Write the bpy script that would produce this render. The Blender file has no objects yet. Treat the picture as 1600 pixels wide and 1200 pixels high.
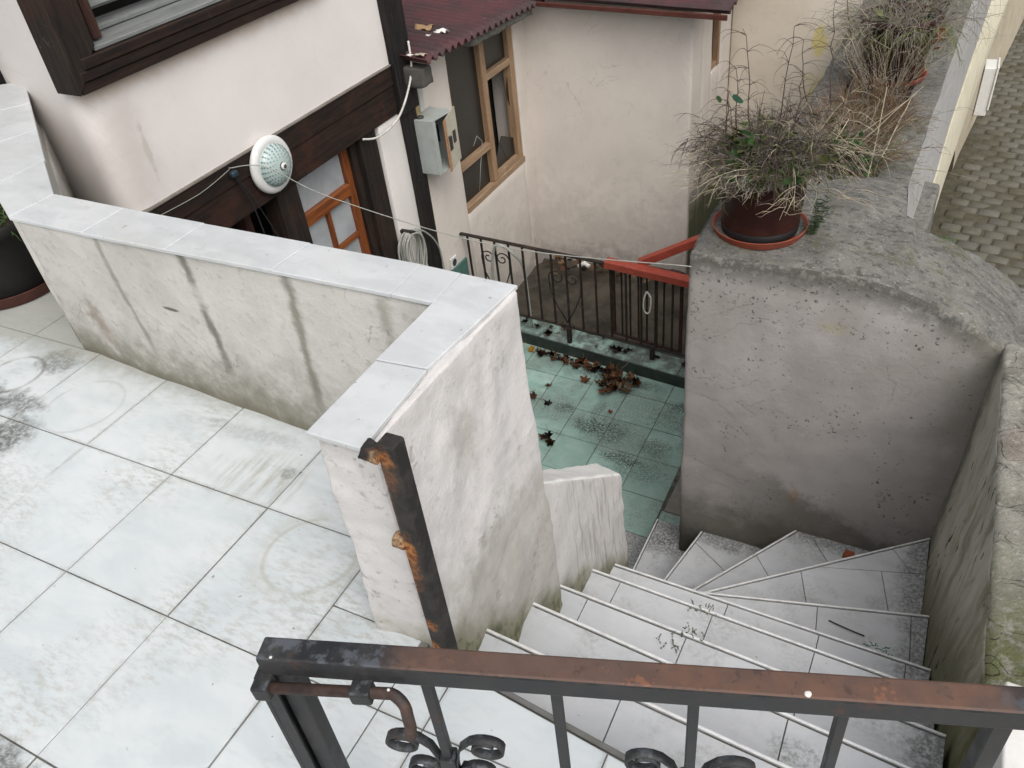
import bpy, bmesh, math, random
from mathutils import Vector, Matrix, noise
R = math.radians
rnd = random.Random(7)
C = bpy.context.scene.collection
scn = bpy.context.scene

# ------------------------------------------------------------------ camera, sky, sun, exposure
PITCH, ROLL, AZ, CAM_Z = R(38.1), R(7.4), R(31.0), 1.55
down = Vector((math.sin(ROLL)*math.cos(PITCH), math.cos(ROLL)*math.cos(PITCH), math.sin(PITCH)))
fwd = (Vector((0, 0, 1)) - down*math.sin(PITCH)).normalized()
rgt = down.cross(fwd)
ax = -math.sin(AZ)*fwd + math.cos(AZ)*rgt
ay = math.cos(AZ)*fwd + math.sin(AZ)*rgt
az = -down
cam = bpy.data.objects.new('camera', bpy.data.cameras.new('camera'))
C.objects.link(cam)
m3 = Matrix(((ax[0], -ax[1], -ax[2]), (ay[0], -ay[1], -ay[2]), (az[0], -az[1], -az[2])))
cam.matrix_world = Matrix.Translation((0, 0, CAM_Z)) @ m3.to_4x4()
cam.data.sensor_width = 36
cam.data.lens = 36*1275/1600
cam.data.clip_start = 0.02
cam.data.clip_end = 400
scn.camera = cam

world = bpy.data.worlds.new('World')
scn.world = world
world.use_nodes = True
wn = world.node_tree
for n in list(wn.nodes):
    wn.nodes.remove(n)
wo = wn.nodes.new('ShaderNodeOutputWorld')
wb = wn.nodes.new('ShaderNodeBackground')
ws = wn.nodes.new('ShaderNodeTexSky')
ws.sky_type = 'NISHITA'
ws.sun_disc = False
ws.sun_elevation = R(52)
ws.sun_rotation = R(132)
ws.air_density = 1.0
ws.dust_density = 6.0
ws.ozone_density = 0.6
wb.inputs['Strength'].default_value = 0.15
wh = wn.nodes.new('ShaderNodeHueSaturation')      # an overcast sky: little colour in it
wh.inputs['Saturation'].default_value = 0.28
wn.links.new(ws.outputs[0], wh.inputs['Color'])
wn.links.new(wh.outputs[0], wb.inputs[0])
wn.links.new(wb.outputs[0], wo.inputs[0])

sun = bpy.data.objects.new('sun', bpy.data.lights.new('sun', 'SUN'))
C.objects.link(sun)
sun.data.energy = 0.8
sun.data.angle = R(100)
sun.data.color = (1.0, 0.985, 0.97)
sd = Vector((math.sin(R(132))*math.cos(R(52)), math.cos(R(132))*math.cos(R(52)), math.sin(R(52))))
sun.rotation_euler = (-sd).to_track_quat('-Z', 'Y').to_euler()

vs = scn.view_settings
scn.display_settings.display_device = 'sRGB'
vs.view_transform = 'Standard'
vs.look = 'None'
vs.exposure = 0.17
vs.gamma = 1.0
vs.use_curve_mapping = False

# ------------------------------------------------------------------ object helpers
ORG = {}

def tag(o, label=None, cat=None, group=None, kind=None):
    if label: o['label'] = label
    if cat: o['category'] = cat
    if group: o['group'] = group
    if kind: o['kind'] = kind
    return o

def thing(name, loc, label, cat, group=None):
    o = bpy.data.objects.new(name, None)
    o.empty_display_size = 0.05
    C.objects.link(o)
    o.location = loc
    ORG[o.name] = Vector(loc)
    return tag(o, label, cat, group)

def obj(name, bm, mat, parent=None, smooth=False, org=None):
    """bm is in world space; it becomes one mesh object, child of parent"""
    base = Vector(org) if org is not None else (ORG[parent.name] if parent else Vector((0, 0, 0)))
    bmesh.ops.translate(bm, verts=bm.verts, vec=-base)
    me = bpy.data.meshes.new(name)
    bm.normal_update()
    bm.to_mesh(me)
    bm.free()
    if smooth:
        me.polygons.foreach_set('use_smooth', [True]*len(me.polygons))
    if mat:
        for m in (mat if isinstance(mat, (list, tuple)) else [mat]):
            me.materials.append(m)
    o = bpy.data.objects.new(name, me)
    C.objects.link(o)
    if parent:
        o.parent = parent
        o.location = base - ORG[parent.name]
    else:
        o.location = base
    ORG[o.name] = base
    return o

def inst(src, name, parent, world_loc, rot=(0, 0, 0), scale=(1, 1, 1)):
    o = bpy.data.objects.new(name, src if isinstance(src, bpy.types.Mesh) else src.data)
    C.objects.link(o)
    o.rotation_euler = rot
    o.scale = scale
    if parent:
        o.parent = parent
        o.location = Vector(world_loc) - ORG[parent.name]
    else:
        o.location = world_loc
    ORG[o.name] = Vector(world_loc)
    return o

def V(*a):
    return Vector(a)

def add_box(bm, lo, hi, mat_index=0):
    x0, y0, z0 = lo
    x1, y1, z1 = hi
    return add_hex(bm, [(x0, y0, z0), (x1, y0, z0), (x1, y1, z0), (x0, y1, z0), (x0, y0, z1), (x1, y0, z1), (x1, y1, z1), (x0, y1, z1)], mat_index)

HEXF = ((0, 3, 2, 1), (4, 5, 6, 7), (0, 1, 5, 4), (1, 2, 6, 5), (2, 3, 7, 6), (3, 0, 4, 7))

def add_hex(bm, c, mat_index=0):
    vs_ = [bm.verts.new(p) for p in c]
    for f in HEXF:
        fc = bm.faces.new([vs_[i] for i in f])
        fc.material_index = mat_index
    return vs_

def bevelled(bm, w, seg=1, ang=0.6):
    bm.normal_update()
    ed = [e for e in bm.edges if len(e.link_faces) == 2 and e.calc_face_angle(0) > ang]
    bmesh.ops.bevel(bm, geom=ed, offset=w, segments=seg, profile=0.5, affect='EDGES', clamp_overlap=True)
    return bm

def box(lo, hi, bev=0.0, seg=1):
    bm = bmesh.new()
    add_box(bm, lo, hi)
    return bevelled(bm, bev, seg) if bev else bm

def hexa(c, bev=0.0, seg=1):
    bm = bmesh.new()
    add_hex(bm, c)
    return bevelled(bm, bev, seg) if bev else bm

def obox(p0, p1, w, h, up=(0, 0, 1), bev=0.0, seg=1, bm=None):
    """bar with a w x h section from p0 to p1"""
    p0, p1 = Vector(p0), Vector(p1)
    d = (p1 - p0).normalized()
    s = d.cross(Vector(up))
    if s.length < 1e-4:
        s = d.cross(Vector((0, 1, 0)))
    s.normalize()
    u = s.cross(d).normalized()
    a, b = s*(w/2), u*(h/2)
    c = [p0-a-b, p0+a-b, p1+a-b, p1-a-b, p0-a+b, p0+a+b, p1+a+b, p1-a+b]
    own = bm is None
    if own:
        bm = bmesh.new()
    add_hex(bm, c)
    if own and bev:
        bevelled(bm, bev, seg)
    return bm

def disp(bm, amp, f, seed=0.0, amp2=None):
    bm.normal_update()
    amp2 = amp*0.45 if amp2 is None else amp2
    o = Vector((seed*3.1, seed*1.7, seed*5.3))
    mv = []
    for v in bm.verts:
        p = v.co
        k = noise.noise(p*f + o)*amp + noise.noise(p*f*3.3 + o)*amp2
        mv.append(v.normal*k)
    for v, d in zip(bm.verts, mv):
        v.co += d

def lumpy(c, step=0.04, amp=0.005, f=6.0, bev=0.01, seg=2, seed=0.0, amp2=None, bm=None):
    """a solid with eight corners, gridded, rounded and made uneven"""
    c = [Vector(p) for p in c]
    bm = bmesh.new()
    keys = {}
    def vert(p):
        k = (round(p.x, 5), round(p.y, 5), round(p.z, 5))
        if k not in keys:
            keys[k] = bm.verts.new(p)
        return keys[k]
    def nd(*prs):
        return max(1, int(round(max((c[a]-c[b]).length for a, b in prs)/step)))
    N = {'x': nd((0, 1), (3, 2), (4, 5), (7, 6)), 'y': nd((1, 2), (0, 3), (5, 6), (4, 7)), 'z': nd((0, 4), (1, 5), (2, 6), (3, 7))}
    for f_, (nu, nv) in zip(HEXF, (('y', 'x'), ('x', 'y'), ('x', 'z'), ('y', 'z'), ('x', 'z'), ('y', 'z'))):
        a, b, d, e = (c[i] for i in f_)
        nu, nv = N[nu], N[nv]
        g = [[vert(a.lerp(b, i/nu).lerp(e.lerp(d, i/nu), j/nv)) for j in range(nv+1)] for i in range(nu+1)]
        for i in range(nu):
            for j in range(nv):
                q = [g[i][j], g[i+1][j], g[i+1][j+1], g[i][j+1]]
                if len(set(q)) == 4:
                    try:
                        bm.faces.new(q)
                    except ValueError:
                        pass
    if bev:
        bevelled(bm, bev, seg)
    disp(bm, amp, f, seed, amp2)
    return bm

def tube(pts, r, n=6, bm=None, taper=None, caps=True):
    own = bm is None
    if own:
        bm = bmesh.new()
    pts = [Vector(p) for p in pts]
    rings = []
    ref = None
    for i, p in enumerate(pts):
        d = (pts[min(i+1, len(pts)-1)] - pts[max(i-1, 0)])
        if d.length < 1e-9:
            d = Vector((0, 0, 1))
        d.normalize()
        if ref is None:
            ref = d.orthogonal().normalized()
        s = (ref - d*ref.dot(d))
        s = s.normalized() if s.length > 1e-6 else d.orthogonal().normalized()
        ref = s
        t = d.cross(s)
        rr = r if taper is None else r*(1-(1-taper)*i/(len(pts)-1))
        rings.append([bm.verts.new(p + (s*math.cos(2*math.pi*k/n) + t*math.sin(2*math.pi*k/n))*rr) for k in range(n)])
    for a, b in zip(rings, rings[1:]):
        for k in range(n):
            bm.faces.new((a[k], a[(k+1) % n], b[(k+1) % n], b[k]))
    if caps and n > 2:
        bm.faces.new(rings[0][::-1])
        bm.faces.new(rings[-1])
    return bm

def lathe(prof, cx, cy, n=40, axis_pts=False):
    bm = bmesh.new()
    rings = []
    for r_, z_ in prof:
        if r_ < 1e-6:
            rings.append([bm.verts.new((cx, cy, z_))])
        else:
            rings.append([bm.verts.new((cx+r_*math.cos(2*math.pi*k/n), cy+r_*math.sin(2*math.pi*k/n), z_)) for k in range(n)])
    for a, b in zip(rings, rings[1:]):
        for k in range(n):
            k2 = (k+1) % n
            if len(a) == 1:
                bm.faces.new((a[0], b[k], b[k2]))
            elif len(b) == 1:
                bm.faces.new((a[k], a[k2], b[0]))
            else:
                bm.faces.new((a[k], a[k2], b[k2], b[k]))
    bmesh.ops.recalc_face_normals(bm, faces=bm.faces)
    return bm

# polygons -----------------------------------------------------------------
def clip(poly, p, q, keep=1):
    """the part of a convex polygon left (keep=1) or right (keep=-1) of the line p-q"""
    def sd_(a):
        return ((q[0]-p[0])*(a[1]-p[1]) - (q[1]-p[1])*(a[0]-p[0]))*keep
    out = []
    for i in range(len(poly)):
        a, b = poly[i], poly[(i+1) % len(poly)]
        da, db = sd_(a), sd_(b)
        if da >= 0:
            out.append(a)
        if (da > 0 and db < 0) or (da < 0 and db > 0):
            t = da/(da-db)
            out.append((a[0]+(b[0]-a[0])*t, a[1]+(b[1]-a[1])*t))
    res = []
    for a in out:
        if not res or math.hypot(a[0]-res[-1][0], a[1]-res[-1][1]) > 1e-4:
            res.append(a)
    if len(res) > 1 and math.hypot(res[0][0]-res[-1][0], res[0][1]-res[-1][1]) < 1e-4:
        res.pop()
    return res

def area(poly):
    return 0.5*sum(poly[i][0]*poly[(i+1) % len(poly)][1]-poly[(i+1) % len(poly)][0]*poly[i][1] for i in range(len(poly)))

def inset(poly, d):
    if area(poly) < 0:
        poly = poly[::-1]
    out = poly
    n = len(poly)
    for i in range(n):
        a, b = poly[i], poly[(i+1) % n]
        L = math.hypot(b[0]-a[0], b[1]-a[1])
        if L < 0.004: continue
        nx, ny = -(b[1]-a[1])/L*d, (b[0]-a[0])/L*d
        out = clip(out, (a[0]+nx, a[1]+ny), (b[0]+nx, b[1]+ny), 1)
        if len(out) < 3:
            return []
    return out

def slab(poly, z0, z1, ch=0.0015, tilt=0.0):
    """a tile: prism with a small chamfer round its upper edge"""
    if area(poly) < 0:
        poly = poly[::-1]
    top = inset(poly, ch)
    if len(top) != len(poly):
        top = poly
    bm = bmesh.new()
    cx = sum(p[0] for p in poly)/len(poly)
    cy = sum(p[1] for p in poly)/len(poly)
    tx, ty = rnd.uniform(-tilt, tilt), rnd.uniform(-tilt, tilt)
    def zz(p, z):
        return z + tx*(p[0]-cx) + ty*(p[1]-cy)
    r0 = [bm.verts.new((p[0], p[1], z0)) for p in poly]
    r1 = [bm.verts.new((p[0], p[1], zz(p, z1-ch))) for p in poly]
    r2 = [bm.verts.new((p[0], p[1], zz(p, z1))) for p in top]
    n = len(poly)
    for a, b in ((r0, r1), (r1, r2)):
        for k in range(n):
            bm.faces.new((a[k], a[(k+1) % n], b[(k+1) % n], b[k]))
    bm.faces.new(r2)
    bm.faces.new(r0[::-1])
    return bm

def prism(poly, z0, z1):
    if area(poly) < 0:
        poly = poly[::-1]
    bm = bmesh.new()
    a = [bm.verts.new((p[0], p[1], z0)) for p in poly]
    b = [bm.verts.new((p[0], p[1], z1)) for p in poly]
    n = len(poly)
    for k in range(n):
        bm.faces.new((a[k], a[(k+1) % n], b[(k+1) % n], b[k]))
    bm.faces.new(b)
    bm.faces.new(a[::-1])
    return bm

# ------------------------------------------------------------------ material helpers
class G:
    def __init__(self, name):
        self.m = bpy.data.materials.new(name)
        self.m.use_nodes = True
        self.t = self.m.node_tree
        for n in list(self.t.nodes):
            self.t.nodes.remove(n)
        self.out = self.t.nodes.new('ShaderNodeOutputMaterial')
        self.b = self.t.nodes.new('ShaderNodeBsdfPrincipled')
        self.t.links.new(self.b.outputs[0], self.out.inputs[0])
        self._pos = None
    def set(self, sock, v):
        if isinstance(v, bpy.types.NodeSocket):
            self.t.links.new(v, sock)
        else:
            if isinstance(v, (tuple, list)) and sock.type == 'RGBA' and len(v) == 3:
                v = (*v, 1)
            sock.default_value = v
    def pos(self):
        if self._pos is None:
            self._pos = self.t.nodes.new('ShaderNodeNewGeometry').outputs['Position']
        return self._pos
    def local(self):
        return self.t.nodes.new('ShaderNodeTexCoord').outputs['Object']
    def rand(self):
        return self.t.nodes.new('ShaderNodeObjectInfo').outputs['Random']
    def xyz(self, v=None):
        n = self.t.nodes.new('ShaderNodeSeparateXYZ')
        self.set(n.inputs[0], self.pos() if v is None else v)
        return n.outputs
    def nrm(self):
        return self.t.nodes.new('ShaderNodeNewGeometry').outputs['Normal']
    def m2(self, op, a, b=0.0, c=0.0, clamp=False):
        n = self.t.nodes.new('ShaderNodeMath')
        n.operation = op
        n.use_clamp = clamp
        self.set(n.inputs[0], a)
        self.set(n.inputs[1], b)
        if op in ('MULTIPLY_ADD', 'SMOOTH_MIN', 'SMOOTH_MAX'):
            self.set(n.inputs[2], c)
        return n.outputs[0]
    def mul(self, a, b): return self.m2('MULTIPLY', a, b)
    def add(self, a, b): return self.m2('ADD', a, b)
    def sub(self, a, b): return self.m2('SUBTRACT', a, b)
    def mx(self, a, b): return self.m2('MAXIMUM', a, b)
    def sat(self, a): return self.m2('ADD', a, 0.0, clamp=True)
    def ss(self, x, lo, hi, a=0.0, b=1.0):
        n = self.t.nodes.new('ShaderNodeMapRange')
        n.interpolation_type = 'SMOOTHSTEP'
        if lo > hi:
            lo, hi, a, b = hi, lo, b, a
        for k, v in zip((0, 1, 2, 3, 4), (x, lo, hi, a, b)):
            self.set(n.inputs[k], v)
        return n.outputs[0]
    def vop(self, op, a, b=(0, 0, 0)):
        n = self.t.nodes.new('ShaderNodeVectorMath')
        n.operation = op
        self.set(n.inputs[0], a)
        self.set(n.inputs[1], b)
        return n.outputs[0] if op not in ('LENGTH', 'DOT_PRODUCT', 'DISTANCE') else n.outputs['Value']
    def sc(self, s, v=None, rot=None):
        n = self.t.nodes.new('ShaderNodeMapping')
        self.set(n.inputs[0], self.pos() if v is None else v)
        n.inputs['Scale'].default_value = s if isinstance(s, (tuple, list)) else (s, s, s)
        if rot:
            n.inputs['Rotation'].default_value = rot
        return n.outputs[0]
    def noise(self, scale, detail=4.0, rough=0.55, vec=None, dist=0.0):
        n = self.t.nodes.new('ShaderNodeTexNoise')
        self.set(n.inputs['Vector'], self.pos() if vec is None else vec)
        n.inputs['Scale'].default_value = scale
        n.inputs['Detail'].default_value = detail
        n.inputs['Roughness'].default_value = rough
        n.inputs['Distortion'].default_value = dist
        return n.outputs['Fac']
    def voro(self, scale, vec=None, feature='F1', out='Distance', rnd_=1.0):
        n = self.t.nodes.new('ShaderNodeTexVoronoi')
        n.feature = feature
        self.set(n.inputs['Vector'], self.pos() if vec is None else vec)
        n.inputs['Scale'].default_value = scale
        n.inputs['Randomness'].default_value = rnd_
        return n.outputs[out]
    def wave(self, scale, vec, dist=2.0, detail=3.0, dscale=1.0):
        n = self.t.nodes.new('ShaderNodeTexWave')
        self.set(n.inputs['Vector'], vec)
        n.inputs['Scale'].default_value = scale
        n.inputs['Distortion'].default_value = dist
        n.inputs['Detail'].default_value = detail
        n.inputs['Detail Scale'].default_value = dscale
        return n.outputs['Fac']
    def mix(self, f, a, b, mode='MIX'):
        n = self.t.nodes.new('ShaderNodeMix')
        n.data_type = 'RGBA'
        n.blend_type = mode
        self.set(n.inputs[0], f)
        self.set(n.inputs[6], a)
        self.set(n.inputs[7], b)
        return n.outputs[2]
    def dist(self, c, r):
        """distance from c in units of the radii r"""
        d = self.vop('SUBTRACT', self.pos(), c)
        d = self.vop('MULTIPLY', d, tuple(1.0/k for k in r))
        return self.vop('LENGTH', d)
    def blot(self, c, r, ragged=0.5, nscale=30.0, soft=0.35):
        """a stain round c with a ragged outline"""
        d = self.dist(c, r)
        n = self.noise(nscale, 5.0, 0.65)
        return self.ss(self.add(d, self.mul(self.sub(n, 0.5), ragged*2)), 1.0, 1.0-soft)
    def ragged(self, base, n, lo, hi):
        return self.ss(self.add(base, n), lo, hi)
    def bump(self, h, strength=0.3, dist=0.01):
        n = self.t.nodes.new('ShaderNodeBump')
        n.inputs['Strength'].default_value = strength
        n.inputs['Distance'].default_value = dist
        self.set(n.inputs['Height'], h)
        return n.outputs[0]
    def done(self, col, rough=0.8, metal=0.0, normal=None, spec=None, trans=None, alpha=None):
        self.set(self.b.inputs['Base Color'], col)
        self.set(self.b.inputs['Roughness'], rough)
        self.set(self.b.inputs['Metallic'], metal)
        if normal is not None:
            self.t.links.new(normal, self.b.inputs['Normal'])
        if spec is not None:
            self.set(self.b.inputs['Specular IOR Level'], spec)
        if trans is not None:
            self.set(self.b.inputs['Transmission Weight'], trans)
        if alpha is not None:
            self.set(self.b.inputs['Alpha'], alpha)
        return self.m

def plaster(name, base, alt, grime=(0.16, 0.15, 0.12), stains=(), specks=0.5, speck_col=(0.10, 0.095, 0.08), patch=0.5,
            bump=0.35, foot=None, foot_col=(0.13, 0.125, 0.09), mottle=5.0, moss=None, cracks=0.0, mottle_amt=1.0, extra=None, strokes=0.0):
    g = G(name)
    n1 = g.noise(mottle, 6.0, 0.6)
    n2 = g.noise(mottle*5.5, 6.0, 0.65)
    n3 = g.noise(160.0, 4.0, 0.6)
    col = g.mix(g.mul(g.ss(n1, 0.34, 0.68), mottle_amt), base, alt)
    col = g.mix(g.mul(g.ss(n2, 0.52, 0.74), patch), col, tuple(k*0.72 for k in alt))
    # fine pits with dirt in them
    vd = g.noise(75.0, 3.0, 0.7)
    gate = g.ss(g.noise(3.3, 4.0, 0.6), 0.48, 0.64)
    sp = g.mul(g.mul(g.ss(vd, 0.66, 0.73), gate), specks)
    col = g.mix(sp, col, speck_col)
    h = g.add(g.mul(n2, 0.6), g.add(g.mul(n3, 0.22), g.mul(g.noise(28.0, 5.0, 0.6), 0.5)))
    if strokes:
        st = g.noise(9.0, 4.0, 0.6, vec=g.sc((1.0, 1.0, 5.0), rot=(0.5, 0.3, 0.2)))
        h = g.add(h, g.mul(st, strokes))
        col = g.mix(g.mul(g.ss(st, 0.56, 0.7), 0.35*min(1, strokes)), col, tuple(k*0.75 for k in alt))
    if cracks:
        dv = g.noise(2.2, 5.0, 0.6)
        v = g.voro(1.6, vec=g.vop('ADD', g.pos(), g.vop('SCALE', g.pos(), (0, 0, 0))), feature='DISTANCE_TO_EDGE')
        v2 = g.add(v, g.mul(g.sub(g.noise(7.0, 6.0, 0.7), 0.5), 0.35))
        ck = g.mul(g.ss(g.m2('ABSOLUTE', g.sub(v2, 0.1)), 0.006, 0.0), g.ss(dv, 0.52, 0.62))
        col = g.mix(g.mul(ck, cracks), col, (0.12, 0.11, 0.10))
        h = g.sub(h, g.mul(ck, 0.6))
    if foot:
        z, nz = g.xyz()[2], g.noise(11.0, 6.0, 0.68)
        for (z0, z1, amt) in foot:
            f = g.ss(g.add(z, g.mul(g.sub(nz, 0.5), (z1-z0)*2.6)), z1, z0)
            col = g.mix(g.mul(f, amt), col, foot_col)
    for st in stains:
        mk = st(g)
        col = g.mix(mk[0], col, mk[1])
    if extra:
        col, h = extra(g, col, h)
    return g.done(col, 0.9, normal=g.bump(h, bump, 0.012), spec=0.25)

# ------------------------------------------------------------------ materials
def mk_terrace_tile():
    g = G('white_marble_tile')
    r = g.rand()
    off = g.t.nodes.new('ShaderNodeCombineXYZ')
    g.set(off.inputs[0], g.mul(r, 37.0))
    g.set(off.inputs[2], g.mul(r, 11.0))
    p = g.vop('ADD', g.pos(), off.outputs[0])
    w1 = g.noise(3.2, 6.0, 0.6, vec=g.sc((1.0, 2.2, 1.0), v=p, rot=(0, 0, 0.6)), dist=0.6)
    w2 = g.noise(9.0, 6.0, 0.62, vec=g.sc((1.0, 2.6, 1.0), v=p, rot=(0, 0, 0.5)))
    c = g.mix(g.ss(w1, 0.35, 0.7), (0.61, 0.642, 0.648), (0.515, 0.562, 0.575))
    c = g.mix(g.mul(g.ss(w2, 0.5, 0.75), 0.5), c, (0.47, 0.52, 0.525))
    c = g.mix(g.mul(r, 0.10), c, (0.55, 0.56, 0.54))
    # thin brushed dirt
    d1 = g.noise(2.3, 6.0, 0.62)
    d2 = g.noise(26.0, 6.0, 0.7, vec=g.sc((1.0, 3.0, 1.0), rot=(0, 0, 0.9)))
    c = g.mix(g.mul(g.mul(g.ss(d1, 0.42, 0.66), g.ss(d2, 0.42, 0.64)), 0.7), c, (0.37, 0.37, 0.33))
    # black grime by the left, a ring left by a pot, smudges
    fine = g.noise(60.0, 6.0, 0.75)
    def ring(cx, cy, r_, w, amt, colr):
        d = g.vop('LENGTH', g.vop('MULTIPLY', g.vop('SUBTRACT', g.pos(), (cx, cy, 0)), (1, 1, 0)))
        d = g.add(d, g.mul(g.sub(g.noise(6.0, 3.0, 0.5), 0.5), 0.018))
        k = g.ss(g.m2('ABSOLUTE', g.sub(d, r_)), w, 0.0)
        k = g.mul(k, g.ss(g.noise(9.0, 4.0, 0.6), 0.33, 0.6))
        return g.mix(g.mul(k, amt), c, colr)
    c = ring(-1.195, 0.905, 0.118, 0.011, 0.55, (0.38, 0.37, 0.31))
    c = ring(-1.2, 0.9, 0.135, 0.03, 0.25, (0.42, 0.41, 0.35))
    c = ring(-2.70, 1.17, 0.10, 0.012, 0.75, (0.2, 0.2, 0.18))
    c = ring(-2.30, 1.13, 0.13, 0.010, 0.35, (0.3, 0.3, 0.27))
    for (cx, cy, rx, ry, amt, rg) in ((-2.43, 0.93, 0.13, 0.12, 0.95, 0.6), (-2.56, 1.06, 0.16, 0.07, 0.8, 0.8), (-2.60, 1.28, 0.12, 0.09, 0.7, 0.9),
                                      (-1.44, 1.12, 0.035, 0.03, 0.7, 0.8), (-1.49, 0.20, 0.14, 0.07, 0.9, 0.7), (-2.75, 1.02, 0.2, 0.12, 0.85, 0.8),
                                      (-2.9, 0.7, 0.3, 0.2, 0.5, 1.0), (-1.66, 1.22, 0.25, 0.04, 0.3, 0.9)):
        k = g.blot((cx, cy, 0), (rx, ry, 1), rg, 18.0, 0.6)
        k = g.mul(k, g.ss(fine, 0.25, 0.62))
        c = g.mix(g.mul(k, amt), c, (0.095, 0.093, 0.085))
    br = g.noise(40.0, 5.0, 0.7, vec=g.sc((1.0, 0.12, 1.0), rot=(0, 0, -0.55)))
    k = g.mul(g.blot((-1.52, 1.08, 0), (0.22, 0.15, 1), 0.5, 9.0, 0.9), g.ss(br, 0.38, 0.66))
    c = g.mix(g.mul(k, 0.75), c, (0.34, 0.33, 0.28))
    k = g.mul(g.blot((-2.3, 0.55, 0), (0.5, 0.3, 1), 0.6, 6.0, 0.9), g.ss(br, 0.42, 0.7))
    c = g.mix(g.mul(k, 0.4), c, (0.40, 0.40, 0.36))
    # dirt gathered along the foot of the parapet and in specks
    y = g.xyz()[1]
    k = g.ss(g.add(y, g.mul(g.sub(g.noise(16.0, 5.0, 0.7), 0.5), 0.16)), 1.24, 1.36)
    k = g.mul(k, g.ss(g.xyz()[0], -0.9, -1.1))
    c = g.mix(g.mul(k, 0.6), c, (0.27, 0.26, 0.21))
    X, Y, Z = g.xyz()
    fx = g.m2('ABSOLUTE', g.sub(g.m2('FRACT', g.m2('DIVIDE', g.add(X, 1.05+3.6), 0.36)), 0.5))
    fy = g.m2('ABSOLUTE', g.sub(g.m2('FRACT', g.m2('DIVIDE', g.sub(Y, 0.995-3.725), 0.3725)), 0.5))
    je = g.add(g.mx(fx, fy), g.mul(g.sub(g.noise(24.0, 6.0, 0.75), 0.5), 0.09))
    jd = g.mul(g.ss(je, 0.465, 0.50), g.ss(g.noise(4.0, 5.0, 0.6), 0.36, 0.6))
    c = g.mix(g.mul(jd, 0.4), c, (0.27, 0.265, 0.235))
    sp = g.ss(g.noise(48.0, 2.0, 0.5), 0.735, 0.775)
    c = g.mix(g.mul(sp, 0.7), c, (0.12, 0.12, 0.11))
    h = g.add(g.mul(w2, 0.3), g.mul(fine, 0.12))
    return g.done(c, g.ss(w2, 0.2, 0.8, 0.38, 0.6), normal=g.bump(h, 0.08, 0.01), spec=0.4)

def mk_cap():
    g = G('cap_marble')
    r = g.rand()
    p = g.vop('ADD', g.pos(), (0, 0, 0))
    w = g.noise(6.0, 6.0, 0.6, vec=g.sc((1.0, 2.0, 1.0), rot=(0, 0, 0.8)), dist=0.5)
    c = g.mix(g.ss(w, 0.38, 0.72), (0.59, 0.603, 0.605), (0.50, 0.518, 0.525))
    c = g.mix(g.mul(r, 0.22), c, (0.50, 0.52, 0.53))
    k = g.mul(g.ss(g.noise(2.6, 5.0, 0.6), 0.5, 0.7), 0.35)
    c = g.mix(k, c, (0.46, 0.46, 0.42))
    w3 = g.noise(1.8, 6.0, 0.7, vec=g.sc((1.0, 3.0, 1.0), rot=(0, 0, 0.7)))
    c = g.mix(g.mul(g.ss(w3, 0.5, 0.56), 0.22), c, (0.40, 0.415, 0.42))
    gr = g.mul(g.ss(g.noise(13.0, 6.0, 0.72), 0.56, 0.7), 0.35)
    c = g.mix(gr, c, (0.38, 0.375, 0.34))
    sp = g.ss(g.noise(60.0, 2.0, 0.5), 0.72, 0.76)
    c = g.mix(g.mul(sp, 0.6), c, (0.2, 0.2, 0.18))
    return g.done(c, 0.45, normal=g.bump(g.noise(40.0, 5.0, 0.6), 0.05, 0.01), spec=0.4)

def mk_stair_tile():
    g = G('grey_marble_stair_tile')
    r = g.rand()
    w = g.noise(5.0, 6.0, 0.62, vec=g.sc((1.0, 2.4, 1.0), rot=(0, 0, 0.5)), dist=0.5)
    c = g.mix(g.ss(w, 0.34, 0.72), (0.57, 0.58, 0.59), (0.485, 0.497, 0.508))
    c = g.mix(g.mul(r, 0.35), c, (0.42, 0.43, 0.44))
    d = g.noise(4.2, 6.0, 0.65)
    f = g.noise(70.0, 6.0, 0.75)
    c = g.mix(g.mul(g.mul(g.ss(d, 0.46, 0.66), g.ss(f, 0.35, 0.65)), 0.5), c, (0.22, 0.215, 0.19))
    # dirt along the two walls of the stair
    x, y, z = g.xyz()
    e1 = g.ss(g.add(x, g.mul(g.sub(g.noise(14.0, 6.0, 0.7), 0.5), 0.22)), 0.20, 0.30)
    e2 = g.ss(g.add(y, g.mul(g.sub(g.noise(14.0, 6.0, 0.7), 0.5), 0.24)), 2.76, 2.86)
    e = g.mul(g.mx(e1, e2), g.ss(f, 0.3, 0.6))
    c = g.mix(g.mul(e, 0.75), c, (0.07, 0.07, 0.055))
    for (bx, by, rr, am) in ((0.12, 1.02, 0.13, 0.7), (0.0, 1.09, 0.09, 0.5), (-0.24, 1.5, 0.08, 0.7), (0.1, 1.75, 0.11, 0.35), (-0.63, 2.5, 0.08, 0.5), (-0.9, 2.9, 0.1, 0.8)):
        k = g.mul(g.blot((bx, by, z0_step(by)), (rr, rr*0.6, 5), 0.8, 22.0, 0.7), g.ss(f, 0.42, 0.62))
        c = g.mix(g.mul(k, am), c, (0.06, 0.06, 0.05))
    sp = g.ss(g.noise(70.0, 2.0, 0.5), 0.73, 0.77)
    c = g.mix(g.mul(sp, 0.7), c, (0.08, 0.08, 0.07))
    return g.done(c, g.ss(w, 0.3, 0.7, 0.42, 0.62), normal=g.bump(f, 0.05, 0.01), spec=0.35)

def z0_step(y):
    return -0.5

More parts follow.
